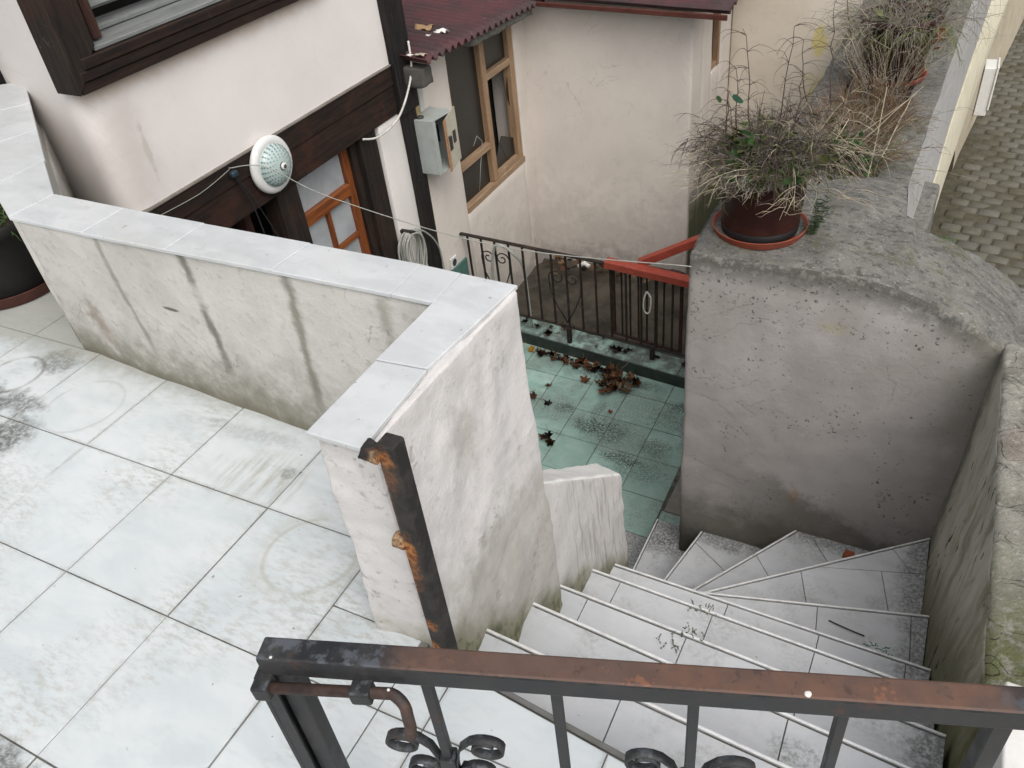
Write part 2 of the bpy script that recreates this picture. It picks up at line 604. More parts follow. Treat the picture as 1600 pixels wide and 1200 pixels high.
def mk_green_tile():
    g = G('green_courtyard_tile')
    r = g.rand()
    a = g.noise(7.0, 6.0, 0.65, vec=g.sc((1, 1.5, 1), rot=(0, 0, 0.7)), dist=0.8)
    b = g.noise(24.0, 6.0, 0.7)
    c = g.mix(g.ss(a, 0.32, 0.7), (0.30, 0.50, 0.44), (0.43, 0.61, 0.55))
    c = g.mix(g.mul(g.ss(b, 0.55, 0.75), 0.5), c, (0.46, 0.56, 0.51))
    c = g.mix(g.mul(r, 0.5), c, (0.24, 0.35, 0.31))
    f = g.noise(75.0, 6.0, 0.78)
    d = g.noise(2.4, 6.0, 0.65)
    x, y, z = g.xyz()
    # dirtier towards the right hand side and kerb
    dirt = g.add(g.ss(d, 0.42, 0.62), g.mul(g.ss(x, -1.9, -1.35), 0.35))
    c = g.mix(g.mul(g.mul(g.sat(dirt), g.ss(f, 0.3, 0.6)), 0.65), c, (0.15, 0.16, 0.135))
    kt = g.mul(g.ss(z, -2.13, -2.11), g.ss(g.noise(9.0, 6.0, 0.7), 0.36, 0.56))
    c = g.mix(g.mul(kt, 0.8), c, (0.085, 0.09, 0.075))
    for (bx, by, rx, ry, am) in ((-1.75, 3.86, 0.16, 0.12, 0.9), (-1.45, 3.63, 0.2, 0.07, 0.95), (-1.25, 3.8, 0.14, 0.12, 0.6), (-1.2, 4.25, 0.2, 0.08, 0.9), (-1.7, 4.4, 0.5, 0.07, 0.8), (-1.98, 3.98, 0.1, 0.08, 0.8), (-1.1, 4.05, 0.1, 0.2, 0.7), (-1.6, 3.85, 0.2, 0.16, 0.8), (-1.3, 3.55, 0.25, 0.12, 0.5), (-1.25, 4.1, 0.2, 0.2, 0.45), (-1.12, 4.3, 0.1, 0.12, 0.9), (-1.75, 4.05, 0.06, 0.16, 0.6)):
        k = g.mul(g.blot((bx, by, -2.2), (rx, ry, 1), 0.7, 16.0, 0.7), g.ss(f, 0.40, 0.58))
        c = g.mix(g.mul(k, am), c, (0.028, 0.027, 0.022))
    return g.done(c, 0.5, normal=g.bump(g.add(f, g.mul(b, 0.8)), 0.08, 0.01), spec=0.35)

def mk_grout(name, a, b):
    g = G(name)
    n = g.noise(14.0, 6.0, 0.7)
    return g.done(g.mix(g.ss(n, 0.35, 0.65), a, b), 0.95, normal=g.bump(g.noise(90.0, 4.0, 0.6), 0.3, 0.005), spec=0.1)

def mk_concrete():
    """the weathered grey coping: lichen, black crust, pale scour"""
    g = G('weathered_concrete')
    a = g.noise(7.0, 7.0, 0.68)
    b = g.noise(22.0, 7.0, 0.72, vec=g.sc((1, 1.6, 1), rot=(0, 0, 0.5)))
    f = g.noise(90.0, 6.0, 0.75)
    c = g.mix(g.ss(a, 0.35, 0.68), (0.225, 0.217, 0.197), (0.14, 0.138, 0.128))
    c = g.mix(g.mul(g.ss(b, 0.5, 0.62), 0.85), c, (0.085, 0.083, 0.075))
    c = g.mix(g.mul(g.ss(f, 0.54, 0.68), 0.75), c, (0.44, 0.425, 0.385))
    moss = g.mul(g.ss(g.noise(3.0, 6.0, 0.65), 0.52, 0.66), g.ss(g.noise(30.0, 4.0, 0.6), 0.35, 0.6))
    c = g.mix(g.mul(moss, 0.6), c, (0.135, 0.13, 0.065))
    dk = g.ss(g.noise(45.0, 3.0, 0.6), 0.64, 0.72)
    c = g.mix(g.mul(dk, 0.7), c, (0.05, 0.05, 0.045))
    h = g.add(g.mul(b, 0.9), g.add(g.mul(f, 0.4), g.mul(a, 0.8)))
    return g.done(c, 0.97, normal=g.bump(h, 0.75, 0.02), spec=0.15)

def mk_block():
    """face of the arched block: mauve plaster, turning into the grey coping above"""
    g = G('mauve_plaster')
    n1, n2 = g.noise(4.0, 6.0, 0.62), g.noise(20.0, 6.0, 0.68)
    f = g.noise(90.0, 6.0, 0.7)
    x, y, z = g.xyz()
    c = g.mix(g.ss(n1, 0.34, 0.68), (0.41, 0.385, 0.37), (0.35, 0.325, 0.31))
    c = g.mix(g.mul(g.ss(n2, 0.54, 0.72), 0.35), c, (0.42, 0.40, 0.38))
    # height below the arched rim
    d = g.m2('MAXIMUM', g.sub(x, -0.25), 0.0)
    rim = g.sub(-0.15, g.mul(g.mul(d, d), 0.56))
    below = g.sub(rim, z)
    wet = g.mul(g.ss(below, 0.75, 0.1), g.ss(g.noise(5.0, 6.0, 0.65), 0.38, 0.6))
    c = g.mix(g.mul(wet, 0.5), c, (0.30, 0.285, 0.255))
    up = g.ss(g.add(below, g.mul(g.sub(n2, 0.5), 0.24)), 0.15, 0.02)
    crust = g.mix(g.ss(n2, 0.36, 0.56), (0.215, 0.205, 0.185), (0.085, 0.083, 0.075))
    crust = g.mix(g.mul(g.ss(f, 0.56, 0.74), 0.5), crust, (0.38, 0.37, 0.335))
    c = g.mix(up, c, crust)
    # colonies of black mould, more of them near the rim and to the right
    sp = g.mx(g.ss(g.noise(58.0, 3.0, 0.6), 0.62, 0.67), g.mul(g.ss(g.noise(30.0, 4.0, 0.65), 0.62, 0.67), g.ss(below, 0.42, 0.12)))
    zone = g.add(g.ss(g.noise(6.0, 5.0, 0.6), 0.46, 0.62), g.mul(g.ss(below, 0.40, 0.04), 0.8))
    c = g.mix(g.mul(g.mul(sp, g.sat(zone)), 0.85), c, (0.075, 0.072, 0.062))
    # lichen, rust smear, darker towards the right-hand corner, dirt at the foot
    k = g.mul(g.blot((-0.22, 2.87, -0.40), (0.085, 0.4, 0.035), 0.9, 26.0, 0.7), g.ss(f, 0.36, 0.56))
    c = g.mix(g.mul(k, 0.6), c, (0.36, 0.34, 0.20))
    k = g.blot((-0.27, 2.87, -1.38), (0.035, 0.4, 0.10), 0.6, 20.0, 0.8)
    c = g.mix(g.mul(k, 0.45), c, (0.42, 0.25, 0.13))
    k = g.ss(g.add(z, g.mul(g.sub(g.noise(9.0, 6.0, 0.7), 0.5), 0.42)), -1.42, -1.72)
    c = g.mix(g.mul(k, 0.8), c, (0.135, 0.128, 0.105))
    k = g.ss(g.add(x, g.mul(g.sub(g.noise(8.0, 6.0, 0.7), 0.5), 0.34)), 0.16, 0.36)
    c = g.mix(g.mul(k, 0.4), c, (0.23, 0.215, 0.17))
    k = g.ss(g.add(z, g.mul(g.sub(g.noise(12.0, 6.0, 0.7), 0.5), 0.2)), -1.70, -1.9)
    c = g.mix(g.mul(k, 0.9), c, (0.05, 0.05, 0.038))
    st_ = g.ss(g.add(g.add(z, g.mul(x, 0.42)), g.mul(g.sub(g.noise(13.0, 6.0, 0.72), 0.5), 0.28)), -1.40, -1.52)
    c = g.mix(g.mul(g.mul(st_, g.ss(x, -0.7, -0.2)), 0.6), c, (0.085, 0.08, 0.06))
    # hairline cracks
    v = g.add(g.voro(2.3, feature='DISTANCE_TO_EDGE'), g.mul(g.sub(g.noise(9.0, 6.0, 0.7), 0.5), 0.30))
    ck = g.mul(g.ss(g.m2('ABSOLUTE', g.sub(v, 0.1)), 0.007, 0.0), g.ss(g.noise(2.5, 3.0, 0.5), 0.50, 0.6))
    c = g.mix(g.mul(ck, 0.35), c, (0.14, 0.13, 0.12))
    h = g.add(g.mul(n2, 0.7), g.add(g.mul(f, 0.25), g.mul(sp, -0.15)))
    return g.done(c, 0.92, normal=g.bump(g.sub(h, g.mul(ck, 0.4)), 0.4, 0.012), spec=0.2)

def mk_side():
    """green-stained render of the wall on the right of the stair"""
    g = G('mossy_render')
    n1 = g.noise(3.2, 6.0, 0.62)
    vert = g.noise(9.0, 6.0, 0.68, vec=g.sc((1, 1, 0.28)))
    f = g.noise(80.0, 6.0, 0.72)
    x, y, z = g.xyz()
    c = g.mix(g.ss(n1, 0.34, 0.68), (0.56, 0.535, 0.46), (0.47, 0.45, 0.37))
    c = g.mix(g.mul(g.ss(vert, 0.50, 0.66), 0.65), c, (0.25, 0.24, 0.155))
    green = g.mul(g.ss(g.add(y, g.mul(g.sub(n1, 0.5), 1.2)), 1.95, 1.25), g.ss(vert, 0.36, 0.56))
    c = g.mix(g.mul(green, 0.9), c, (0.15, 0.155, 0.055))
    k = g.ss(g.add(z, g.mul(g.sub(vert, 0.5), 0.5)), -0.25, -0.42)
    c = g.mix(g.mul(g.sub(1.0, k), 0.5), c, (0.15, 0.145, 0.10))
    drip = g.noise(7.0, 6.0, 0.7, vec=g.sc((1, 1.5, 0.13)))
    dk = g.mul(g.ss(drip, 0.50, 0.62), g.ss(z, -0.25, -0.9))
    c = g.mix(g.mul(dk, 0.6), c, (0.15, 0.14, 0.075))
    ft = g.ss(g.add(g.add(z, g.mul(y, 0.89)), g.mul(g.sub(drip, 0.5), 0.7)), 1.15, 0.75)
    c = g.mix(g.mul(ft, 0.8), c, (0.105, 0.105, 0.05))
    gash = g.noise(20.0, 3.0, 0.6, vec=g.sc((1, 1.3, 0.33)))
    gs = g.mul(g.ss(gash, 0.62, 0.66), g.ss(g.noise(3.0, 3.0, 0.5), 0.40, 0.55))
    c = g.mix(g.mul(gs, 0.9), c, (0.045, 0.04, 0.03))
    edge = g.ss(g.add(y, g.mul(g.sub(g.noise(10.0, 6.0, 0.7), 0.5), 0.3)), 2.68, 2.86)
    c = g.mix(g.mul(edge, 0.65), c, (0.12, 0.115, 0.085))
    h = g.add(g.mul(vert, 0.8), g.sub(g.mul(f, 0.3), g.mul(gs, 1.0)))
    return g.done(c, 0.95, normal=g.bump(h, 0.5, 0.015), spec=0.15)

def mk_rubble():
    """broken top of that wall: mortar, a bit of brick, moss near the gate"""
    g = G('crumbling_mortar')
    a, b = g.noise(8.0, 7.0, 0.7), g.noise(30.0, 7.0, 0.72)
    f = g.noise(110.0, 5.0, 0.75)
    x, y, z = g.xyz()
    c = g.mix(g.ss(a, 0.36, 0.64), (0.36, 0.345, 0.30), (0.22, 0.21, 0.175))
    c = g.mix(g.mul(g.ss(b, 0.52, 0.66), 0.7), c, (0.52, 0.50, 0.445))
    c = g.mix(g.mul(g.ss(f, 0.58, 0.7), 0.7), c, (0.09, 0.085, 0.065))
    k = g.blot((0.41, 2.32, -0.34), (0.045, 0.13, 0.2), 0.6, 20.0, 0.5)
    c = g.mix(g.mul(k, 0.22), c, (0.25, 0.17, 0.145))
    m = g.mul(g.ss(g.add(y, g.mul(g.sub(a, 0.5), 1.0)), 1.95, 1.45), g.ss(b, 0.34, 0.55))
    c = g.mix(g.mul(m, 0.85), c, (0.12, 0.135, 0.045))
    ck = g.voro(4.0, feature='DISTANCE_TO_EDGE', vec=g.vop('ADD', g.pos(), g.vop('SCALE', g.pos(), (0, 0, 0))))
    ck = g.add(ck, g.mul(g.sub(g.noise(11.0, 6.0, 0.7), 0.5), 0.25))
    k = g.mul(g.ss(g.m2('ABSOLUTE', g.sub(ck, 0.08)), 0.012, 0.0), g.ss(a, 0.44, 0.56))
    c = g.mix(g.mul(k, 0.8), c, (0.05, 0.045, 0.035))
    h = g.add(g.mul(a, 1.0), g.add(g.mul(b, 0.7), g.sub(g.mul(f, 0.3), g.mul(k, 0.8))))
    return g.done(c, 0.97, normal=g.bump(h, 0.9, 0.025), spec=0.12)

def mk_dark_wood(name, a, b, red=(0.085, 0.03, 0.018), red_amt=0.3, pale_amt=0.5, axis=1, chip=(0.30, 0.27, 0.235)):
    g = G(name)
    s = [14.0, 14.0, 14.0]
    s[axis] = 1.2
    gr = g.noise(3.2, 6.0, 0.65, vec=g.sc(tuple(s)), dist=0.3)
    big = g.noise(3.6, 5.0, 0.6)
    c = g.mix(g.ss(gr, 0.34, 0.68), a, b)
    c = g.mix(g.mul(g.ss(big, 0.5, 0.7), red_amt), c, red)
    fl = g.mul(g.ss(g.noise(26.0, 6.0, 0.75), 0.60, 0.70), g.ss(g.noise(4.5, 3.0, 0.5), 0.48, 0.62))
    c = g.mix(g.mul(fl, pale_amt), c, chip)
    h = g.add(g.mul(gr, 1.0), g.mul(g.noise(70.0, 4.0, 0.6), 0.3))
    return g.done(c, 0.68, normal=g.bump(h, 0.4, 0.008), spec=0.25)

def mk_wood(name, a, b, axis=2, rough=0.55, wear=(0.42, 0.36, 0.28), wear_amt=0.4):
    g = G(name)
    s = [16.0, 16.0, 16.0]
    s[axis] = 1.3
    gr = g.noise(3.0, 6.0, 0.65, vec=g.sc(tuple(s)), dist=0.5)
    c = g.mix(g.ss(gr, 0.34, 0.68), a, b)
    w = g.mul(g.ss(g.noise(9.0, 6.0, 0.7), 0.54, 0.68), wear_amt)
    c = g.mix(w, c, wear)
    return g.done(c, rough, normal=g.bump(gr, 0.25, 0.005), spec=0.3)

def mk_gate_metal():
    """black paint on the gate, rubbed through to brown rust along the rail"""
    g = G('worn_black_gate_paint')
    n = g.noise(16.0, 6.0, 0.7)
    f = g.noise(120.0, 5.0, 0.7)
    c = g.mix(g.ss(n, 0.4, 0.62), (0.016, 0.017, 0.019), (0.034, 0.034, 0.034))
    along = g.vop('DOT_PRODUCT', g.vop('SUBTRACT', g.pos(), (-0.665, 0.385, 0.0)), (0.949, 0.315, 0.0))
    zn = g.xyz(g.nrm())[2]
    up = g.ss(zn, 0.35, 0.75)
    big = g.noise(7.0, 6.0, 0.65)
    wob = g.mul(g.sub(big, 0.5), 0.30)
    rz = g.mul(g.ss(g.add(along, wob), 0.13, 0.24), g.ss(g.add(along, wob), 0.97, 0.86))
    rust = g.mix(g.ss(n, 0.36, 0.66), (0.098, 0.060, 0.046), (0.145, 0.075, 0.049))
    rust = g.mix(g.mul(g.ss(g.noise(4.0, 5.0, 0.6), 0.48, 0.7), 0.8), rust, (0.09, 0.066, 0.06))
    rust = g.mix(g.mul(g.ss(g.noise(38.0, 6.0, 0.75), 0.56, 0.64), 0.7), rust, (0.055, 0.036, 0.03))
    rust = g.mix(g.mul(g.ss(g.noise(26.0, 5.0, 0.7), 0.62, 0.68), 0.7), rust, (0.235, 0.10, 0.055))
    edge = g.ss(g.add(g.noise(22.0, 5.0, 0.7), g.mul(g.ss(up, 0.99, 0.8), 0.3)), 0.62, 0.75)
    rust = g.mix(g.mul(edge, 0.7), rust, (0.03, 0.027, 0.027))
    rz = g.mul(rz, g.ss(g.xyz()[2], 0.600, 0.606))
    c = g.mix(g.mul(g.mul(rz, up), 0.95), c, rust)
    blue = g.mul(g.mul(g.sub(1.0, rz), up), g.ss(g.noise(34.0, 6.0, 0.7), 0.48, 0.6))
    c = g.mix(g.mul(blue, 0.75), c, (0.09, 0.10, 0.115))
    rs = g.mul(g.ss(g.noise(11.0, 6.0, 0.72), 0.58, 0.68), g.ss(f, 0.36, 0.6))
    c = g.mix(g.mul(rs, 0.6), c, (0.085, 0.035, 0.022))
    return g.done(c, g.ss(n, 0.3, 0.7, 0.42, 0.72), normal=g.bump(g.add(f, n), 0.14, 0.004), spec=0.4)

def mk_post_metal():
    g = G('rusting_post_paint')
    n, f = g.noise(14.0, 6.0, 0.7), g.noise(90.0, 5.0, 0.7)
    c = g.mix(g.ss(n, 0.4, 0.62), (0.022, 0.021, 0.02), (0.045, 0.04, 0.036))
    for (z, h, am) in ((0.345, 0.06, 1.0), (0.10, 0.03, 0.8), (0.015, 0.035, 0.9), (0.54, 0.05, 0.35), (0.30, 0.09, 0.55), (0.585, 0.03, 0.7)):
        k = g.blot((-0.752, 0.785, z), (0.024, 0.03, h), 0.95, 40.0, 0.85)
        c = g.mix(g.mul(k, am), c, g.mix(g.ss(f, 0.38, 0.6), (0.15, 0.045, 0.016), (0.40, 0.17, 0.05)))
    X, Y, Z = g.xyz()
    e = g.mul(g.ss(g.add(X, g.mul(g.sub(n, 0.5), 0.035)), -0.755, -0.765), g.ss(g.noise(7.0, 4.0, 0.6), 0.42, 0.55))
    c = g.mix(g.mul(e, 0.85), c, g.mix(g.ss(f, 0.4, 0.6), (0.16, 0.04, 0.018), (0.42, 0.30, 0.17)))
    return g.done(c, 0.75, normal=g.bump(g.add(f, g.mul(n, 0.6)), 0.4, 0.005), spec=0.3)

def flat(name, col, rough=0.6, metal=0.0, var=0.25, scale=20.0, bump=0.1, spec=0.35, dirt=None, dirt_amt=0.5):
    g = G(name)
    n = g.noise(scale, 6.0, 0.65)
    c = g.mix(g.ss(n, 0.35, 0.68), col, tuple(k*(1-var) for k in col))
    if dirt:
        c = g.mix(g.mul(g.ss(g.noise(scale*0.4, 6.0, 0.7), 0.5, 0.68), dirt_amt), c, dirt)
    return g.done(c, rough, metal, normal=g.bump(g.noise(scale*4, 4.0, 0.6), bump, 0.004), spec=spec)

def mk_roof():
    g = G('oxblood_roof_sheet')
    a, b = g.noise(3.0, 6.0, 0.65), g.noise(26.0, 6.0, 0.7)
    c = g.mix(g.ss(a, 0.36, 0.66), (0.088, 0.033, 0.037), (0.05, 0.031, 0.032))
    c = g.mix(g.mul(g.ss(b, 0.55, 0.72), 0.55), c, (0.085, 0.065, 0.06))
    sp = g.ss(g.noise(42.0, 2.0, 0.5), 0.74, 0.77)
    c = g.mix(g.mul(sp, 0.7), c, (0.30, 0.28, 0.26))
    return g.done(c, 0.7, normal=g.bump(b, 0.12, 0.006), spec=0.3)

def mk_cobble():
    g = G('street_stone')
    r = g.rand()
    a, f = g.noise(9.0, 6.0, 0.68), g.noise(70.0, 5.0, 0.7)
    c = g.mix(r, (0.105, 0.10, 0.082), (0.145, 0.138, 0.118))
    c = g.mix(g.mul(g.ss(a, 0.45, 0.65), 0.5), c, (0.13, 0.12, 0.08))
    c = g.mix(g.mul(g.ss(f, 0.58, 0.72), 0.4), c, (0.075, 0.07, 0.055))
    mud = g.ss(g.noise(1.5, 5.0, 0.65), 0.46, 0.62)
    c = g.mix(g.mul(mud, 0.75), c, (0.085, 0.077, 0.05))
    return g.done(c, 0.9, normal=g.bump(g.add(a, f), 0.35, 0.012), spec=0.2)

def mk_glass(name, col, rough=0.12):
    g = G(name)
    n = g.noise(5.0, 5.0, 0.6)
    c = g.mix(g.ss(n, 0.35, 0.7), col, tuple(k*0.75 for k in col))
    return g.done(c, rough, spec=0.5)

def mk_leaf(name, a, b, rough=0.6):
    g = G(name)
    isl = g.t.nodes.new('ShaderNodeNewGeometry').outputs['Random Per Island']
    c = g.mix(isl, tuple(k*1.35 for k in a), tuple(k*0.8 for k in b))
    n = g.noise(60.0, 4.0, 0.6)
    c = g.mix(g.mul(g.ss(n, 0.45, 0.7), 0.5), c, tuple(k*0.6 for k in a))
    m = g.done(c, rough, normal=g.bump(n, 0.2, 0.003), spec=0.3)
    return m

M = {}
def vstreak(x, z0, z1, w, slope=0.0, ns=16.0):
    """a dark run of dirt down the parapet from a joint of its caps"""
    def f(g, amt=1.0):
        X, Y, Z = g.xyz()
        t = g.sub(z0, Z)
        wob = g.mul(g.sub(g.noise(5.0, 4.0, 0.6), 0.5), 0.03)
        d = g.m2('ABSOLUTE', g.sub(g.add(X, wob), g.add(x, g.mul(t, slope))))
        rag = g.noise(ns, 6.0, 0.7)
        k = g.ss(g.add(d, g.mul(g.sub(rag, 0.5), w*1.8)), w, w*0.1)
        k = g.mul(k, g.ss(Z, z1, z1+0.18))
        k = g.mul(k, g.ss(g.noise(9.0, 4.0, 0.6, vec=g.sc((0.2, 1, 1))), 0.2, 0.5))
        return k
    return f

def st(mask_f, col, amt=1.0):
    return lambda g: (g.mul(mask_f(g), amt), col)

M['tile'] = mk_terrace_tile()
M['cap'] = mk_cap()
M['stair'] = mk_stair_tile()
M['green'] = mk_green_tile()
M['grout'] = mk_grout('dirty_grout', (0.20, 0.195, 0.175), (0.10, 0.097, 0.085))
M['green_grout'] = mk_grout('dark_grout', (0.16, 0.16, 0.14), (0.06, 0.06, 0.05))
M['mortar'] = mk_grout('cap_mortar', (0.62, 0.62, 0.6), (0.45, 0.45, 0.42))
M['concrete'] = mk_concrete()
M['block'] = mk_block()
M['side'] = mk_side()
M['rubble'] = mk_rubble()
M['parapet'] = plaster('parapet_plaster', (0.57, 0.55, 0.515), (0.49, 0.472, 0.435), specks=0.9, patch=0.6, bump=0.5,
    foot=((0.05, 0.30, 0.45), (0.02, 0.13, 0.65), (-0.01, 0.05, 0.9)), foot_col=(0.165, 0.155, 0.115), cracks=0.35,
    stains=(st(vstreak(-2.14, 0.56, 0.02, 0.018, 0.05), (0.2, 0.2, 0.165), 0.65),
            st(vstreak(-1.79, 0.56, 0.05, 0.026, 0.05), (0.12, 0.12, 0.095), 0.8),
            st(vstreak(-1.42, 0.56, 0.02, 0.028, 0.03), (0.15, 0.15, 0.11), 0.75),
            st(vstreak(-1.12, 0.56, 0.2, 0.03, 0.03), (0.22, 0.215, 0.17), 0.6),
            st(lambda g: g.blot((-1.02, 1.29, 0.36), (0.07, 0.3, 0.10), 0.9, 24.0, 0.7), (0.20, 0.185, 0.14), 0.8),
            st(lambda g: g.blot((-2.36, 1.3, 0.18), (0.05, 0.3, 0.13), 0.9, 24.0, 0.7), (0.25, 0.19, 0.14), 0.6),
            st(lambda g: g.blot((-1.93, 1.29, 0.33), (0.045, 0.3, 0.008), 0.5, 16.0, 0.5), (0.12, 0.11, 0.09), 0.9)))
def pier_pits(g, col, h):
    # scraped places where the skin of the plaster has come off in small chips
    zone = g.ss(g.noise(4.5, 4.0, 0.6), 0.50, 0.62)
    chip = g.noise(34.0, 6.0, 0.75, vec=g.sc((1.0, 1.0, 1.5), rot=(0.6, 0.2, 0.3)))
    k = g.mul(g.ss(chip, 0.575, 0.63), zone)
    col = g.mix(g.mul(k, 0.55), col, (0.26, 0.24, 0.22))
    big = g.ss(g.noise(9.0, 3.0, 0.5), 0.70, 0.74)
    col = g.mix(g.mul(big, 0.5), col, (0.40, 0.37, 0.34))
    pale = g.ss(g.noise(2.6, 5.0, 0.65), 0.52, 0.66)
    col = g.mix(g.mul(pale, 0.3), col, (0.68, 0.67, 0.655))
    return col, g.sub(h, g.add(g.mul(k, 0.7), g.mul(big, 0.5)))
M['pier'] = plaster('pier_plaster', (0.63, 0.61, 0.595), (0.555, 0.535, 0.52), specks=1.0, patch=0.5, bump=0.42, strokes=0.15, cracks=0.0, extra=pier_pits,
    foot=((-0.06, 0.1, 0.5),), foot_col=(0.27, 0.25, 0.19),
    stains=(st(lambda g: g.blot((-0.78, 1.12, 0.34), (0.2, 0.08, 0.14), 1.0, 12.0, 0.9), (0.40, 0.37, 0.345), 0.7),
            st(lambda g: g.blot((-0.80, 0.80, 0.56), (0.03, 0.1, 0.05), 0.8, 30.0, 0.7), (0.16, 0.13, 0.10), 0.7)))
M['stringer'] = plaster('stringer_plaster', (0.60, 0.58, 0.56), (0.52, 0.50, 0.48), specks=0.8, patch=0.5, bump=0.35, strokes=0.2,
    stains=(st(lambda g: g.mul(g.ss(g.noise(24.0, 4.0, 0.6, vec=g.sc((1, 2.4, 0.16))), 0.50, 0.64), g.ss(g.xyz()[1], 1.45, 1.7)), (0.33, 0.31, 0.285), 0.75),))
def stair_foot(g):
    """grime on the pier along the line of the steps"""
    X, Y, Z = g.xyz()
    line = g.sub(-0.02, g.mul(g.sub(Y, 0.80), 0.89))
    hgt = g.sub(Z, line)
    return g.ss(g.add(hgt, g.mul(g.sub(g.noise(10.0, 6.0, 0.7), 0.5), 0.26)), 0.10, -0.06)
M['stair_wall'] = M['pier']
M['cream_top'] = flat('whitewashed_top', (0.78, 0.77, 0.73), 0.85, var=0.12, scale=14, dirt=(0.5, 0.47, 0.4), dirt_amt=0.3)
M['house'] = plaster('house_plaster', (0.77, 0.73, 0.70), (0.73, 0.69, 0.66), specks=0.15, patch=0.12, bump=0.12, mottle=2.0, cracks=0.15,
    stains=(st(lambda g: g.blot((-3.04, 2.28, 0.33), (0.1, 0.018, 0.16), 1.2, 18.0, 0.8), (0.40, 0.37, 0.33), 0.55),
            st(lambda g: g.blot((-3.04, 2.2, 0.35), (0.2, 0.16, 0.35), 0.7, 6.0, 0.8), (0.60, 0.555, 0.51), 0.7),
            st(lambda g: g.mul(g.ss(g.add(g.xyz()[2], g.mul(g.sub(g.noise(14.0, 5.0, 0.6), 0.5), 0.08)), 0.545, 0.63), g.ss(g.xyz()[0], -3.12, -3.06)), (0.50, 0.36, 0.25), 0.55)))
M['yard_wall'] = plaster('yard_plaster', (0.70, 0.64, 0.58), (0.64, 0.585, 0.53), specks=0.35, patch=0.18, bump=0.22, mottle=2.4, cracks=0.5,
    foot=((-2.3, -1.95, 0.7), (-2.0, -1.3, 0.25)), foot_col=(0.28, 0.255, 0.235),
    stains=(st(lambda g: g.mul(g.ss(g.add(g.xyz()[2], g.mul(g.sub(g.noise(7.0, 6.0, 0.7), 0.5), 0.6)), -1.35, -1.8), g.mul(g.ss(g.xyz()[0], -1.80, -1.74), g.ss(g.xyz()[1], 6.03, 6.1))), (0.075, 0.085, 0.035), 0.9),))
M['cream_wall'] = plaster('cream_plaster', (0.70, 0.635, 0.54), (0.66, 0.585, 0.48), specks=0.4, patch=0.25, bump=0.25, mottle=2.2, cracks=0.4,
    stains=(st(lambda g: g.blot((-1.02, 7.1, -0.60), (0.07, 0.3, 0.15), 0.9, 14.0, 0.5), (0.66, 0.56, 0.14), 0.7),
            st(lambda g: g.blot((-0.95, 7.1, -0.95), (0.2, 0.3, 0.16), 1.1, 12.0, 0.6), (0.62, 0.55, 0.22), 0.6),
            st(lambda g: g.blot((-0.72, 7.1, -0.72), (0.10, 0.3, 0.11), 0.6, 12.0, 0.15), (0.30, 0.26, 0.20), 0.95)))
M['beam'] = mk_dark_wood('dark_stained_timber', (0.030, 0.017, 0.012), (0.013, 0.009, 0.008), red_amt=0.5, pale_amt=0.3)
M['post_wood'] = mk_dark_wood('charred_black_post', (0.022, 0.019, 0.018), (0.008, 0.008, 0.008), red_amt=0.1, pale_amt=0.30, axis=2)
M['door_dark'] = mk_dark_wood('dark_door_frame', (0.030, 0.021, 0.016), (0.012, 0.010, 0.009), red_amt=0.2, pale_amt=0.2, axis=2)
M['door_wood_v'] = mk_wood('orange_varnished_stile', (0.24, 0.072, 0.022), (0.11, 0.033, 0.014), 2, 0.4, (0.32, 0.12, 0.035), 0.4)
M['door_wood_h'] = mk_wood('orange_varnished_rail', (0.27, 0.085, 0.024), (0.125, 0.038, 0.014), 1, 0.4, (0.34, 0.14, 0.04), 0.4)
M['frame_v'] = mk_wood('bare_window_timber', (0.36, 0.235, 0.14), (0.25, 0.155, 0.09), 2, 0.7, (0.42, 0.31, 0.20), 0.5)
M['frame_h'] = mk_wood('bare_window_rail', (0.36, 0.245, 0.15), (0.26, 0.17, 0.105), 1, 0.7, (0.40, 0.33, 0.25), 0.6)
M['grey_plank'] = mk_wood('grey_weathered_board', (0.235, 0.245, 0.235), (0.155, 0.165, 0.16), 1, 0.8, (0.11, 0.12, 0.11), 0.5)
M['red_jamb'] = mk_wood('red_brown_jamb', (0.075, 0.033, 0.024), (0.035, 0.017, 0.014), 2, 0.55, (0.10, 0.06, 0.05), 0.3)
M['dark_void'] = flat('unlit_interior', (0.012, 0.011, 0.010), 0.9, scale=4)  # near-black colour stands in for the shade of unlit interiors
M['dark_pane'] = mk_glass('dark_interior_pane', (0.022, 0.020, 0.017), 0.35)  # opaque dark pane: the unlit inside is put into its colour
M['frosted'] = mk_glass('curtained_pane', (0.42, 0.44, 0.455), 0.3)
M['roof'] = mk_roof()
M['gate'] = mk_gate_metal()
M['post'] = mk_post_metal()
M['iron'] = flat('rusty_dark_iron', (0.028, 0.022, 0.018), 0.75, var=0.5, scale=40, bump=0.3, dirt=(0.075, 0.035, 0.02), dirt_amt=0.7)
M['red_iron'] = flat('red_brown_iron', (0.055, 0.026, 0.021), 0.7, var=0.4, scale=30, bump=0.3, dirt=(0.03, 0.02, 0.018))
M['red_paint'] = flat('red_oxide_paint', (0.37, 0.068, 0.042), 0.6, var=0.25, scale=26, dirt=(0.20, 0.05, 0.035), dirt_amt=0.5)
M['alu'] = flat('aluminium_nosing', (0.84, 0.84, 0.83), 0.35, metal=0.1, var=0.15, scale=30, dirt=(0.4, 0.39, 0.36), dirt_amt=0.4)
M['riser'] = flat('grey_riser', (0.17, 0.168, 0.16), 0.8, var=0.3, scale=9, dirt=(0.10, 0.10, 0.075), dirt_amt=0.7)
M['pot_brown'] = flat('dark_brown_plastic', (0.040, 0.013, 0.010), 0.45, var=0.35, scale=9, dirt=(0.055, 0.032, 0.026), dirt_amt=0.5)
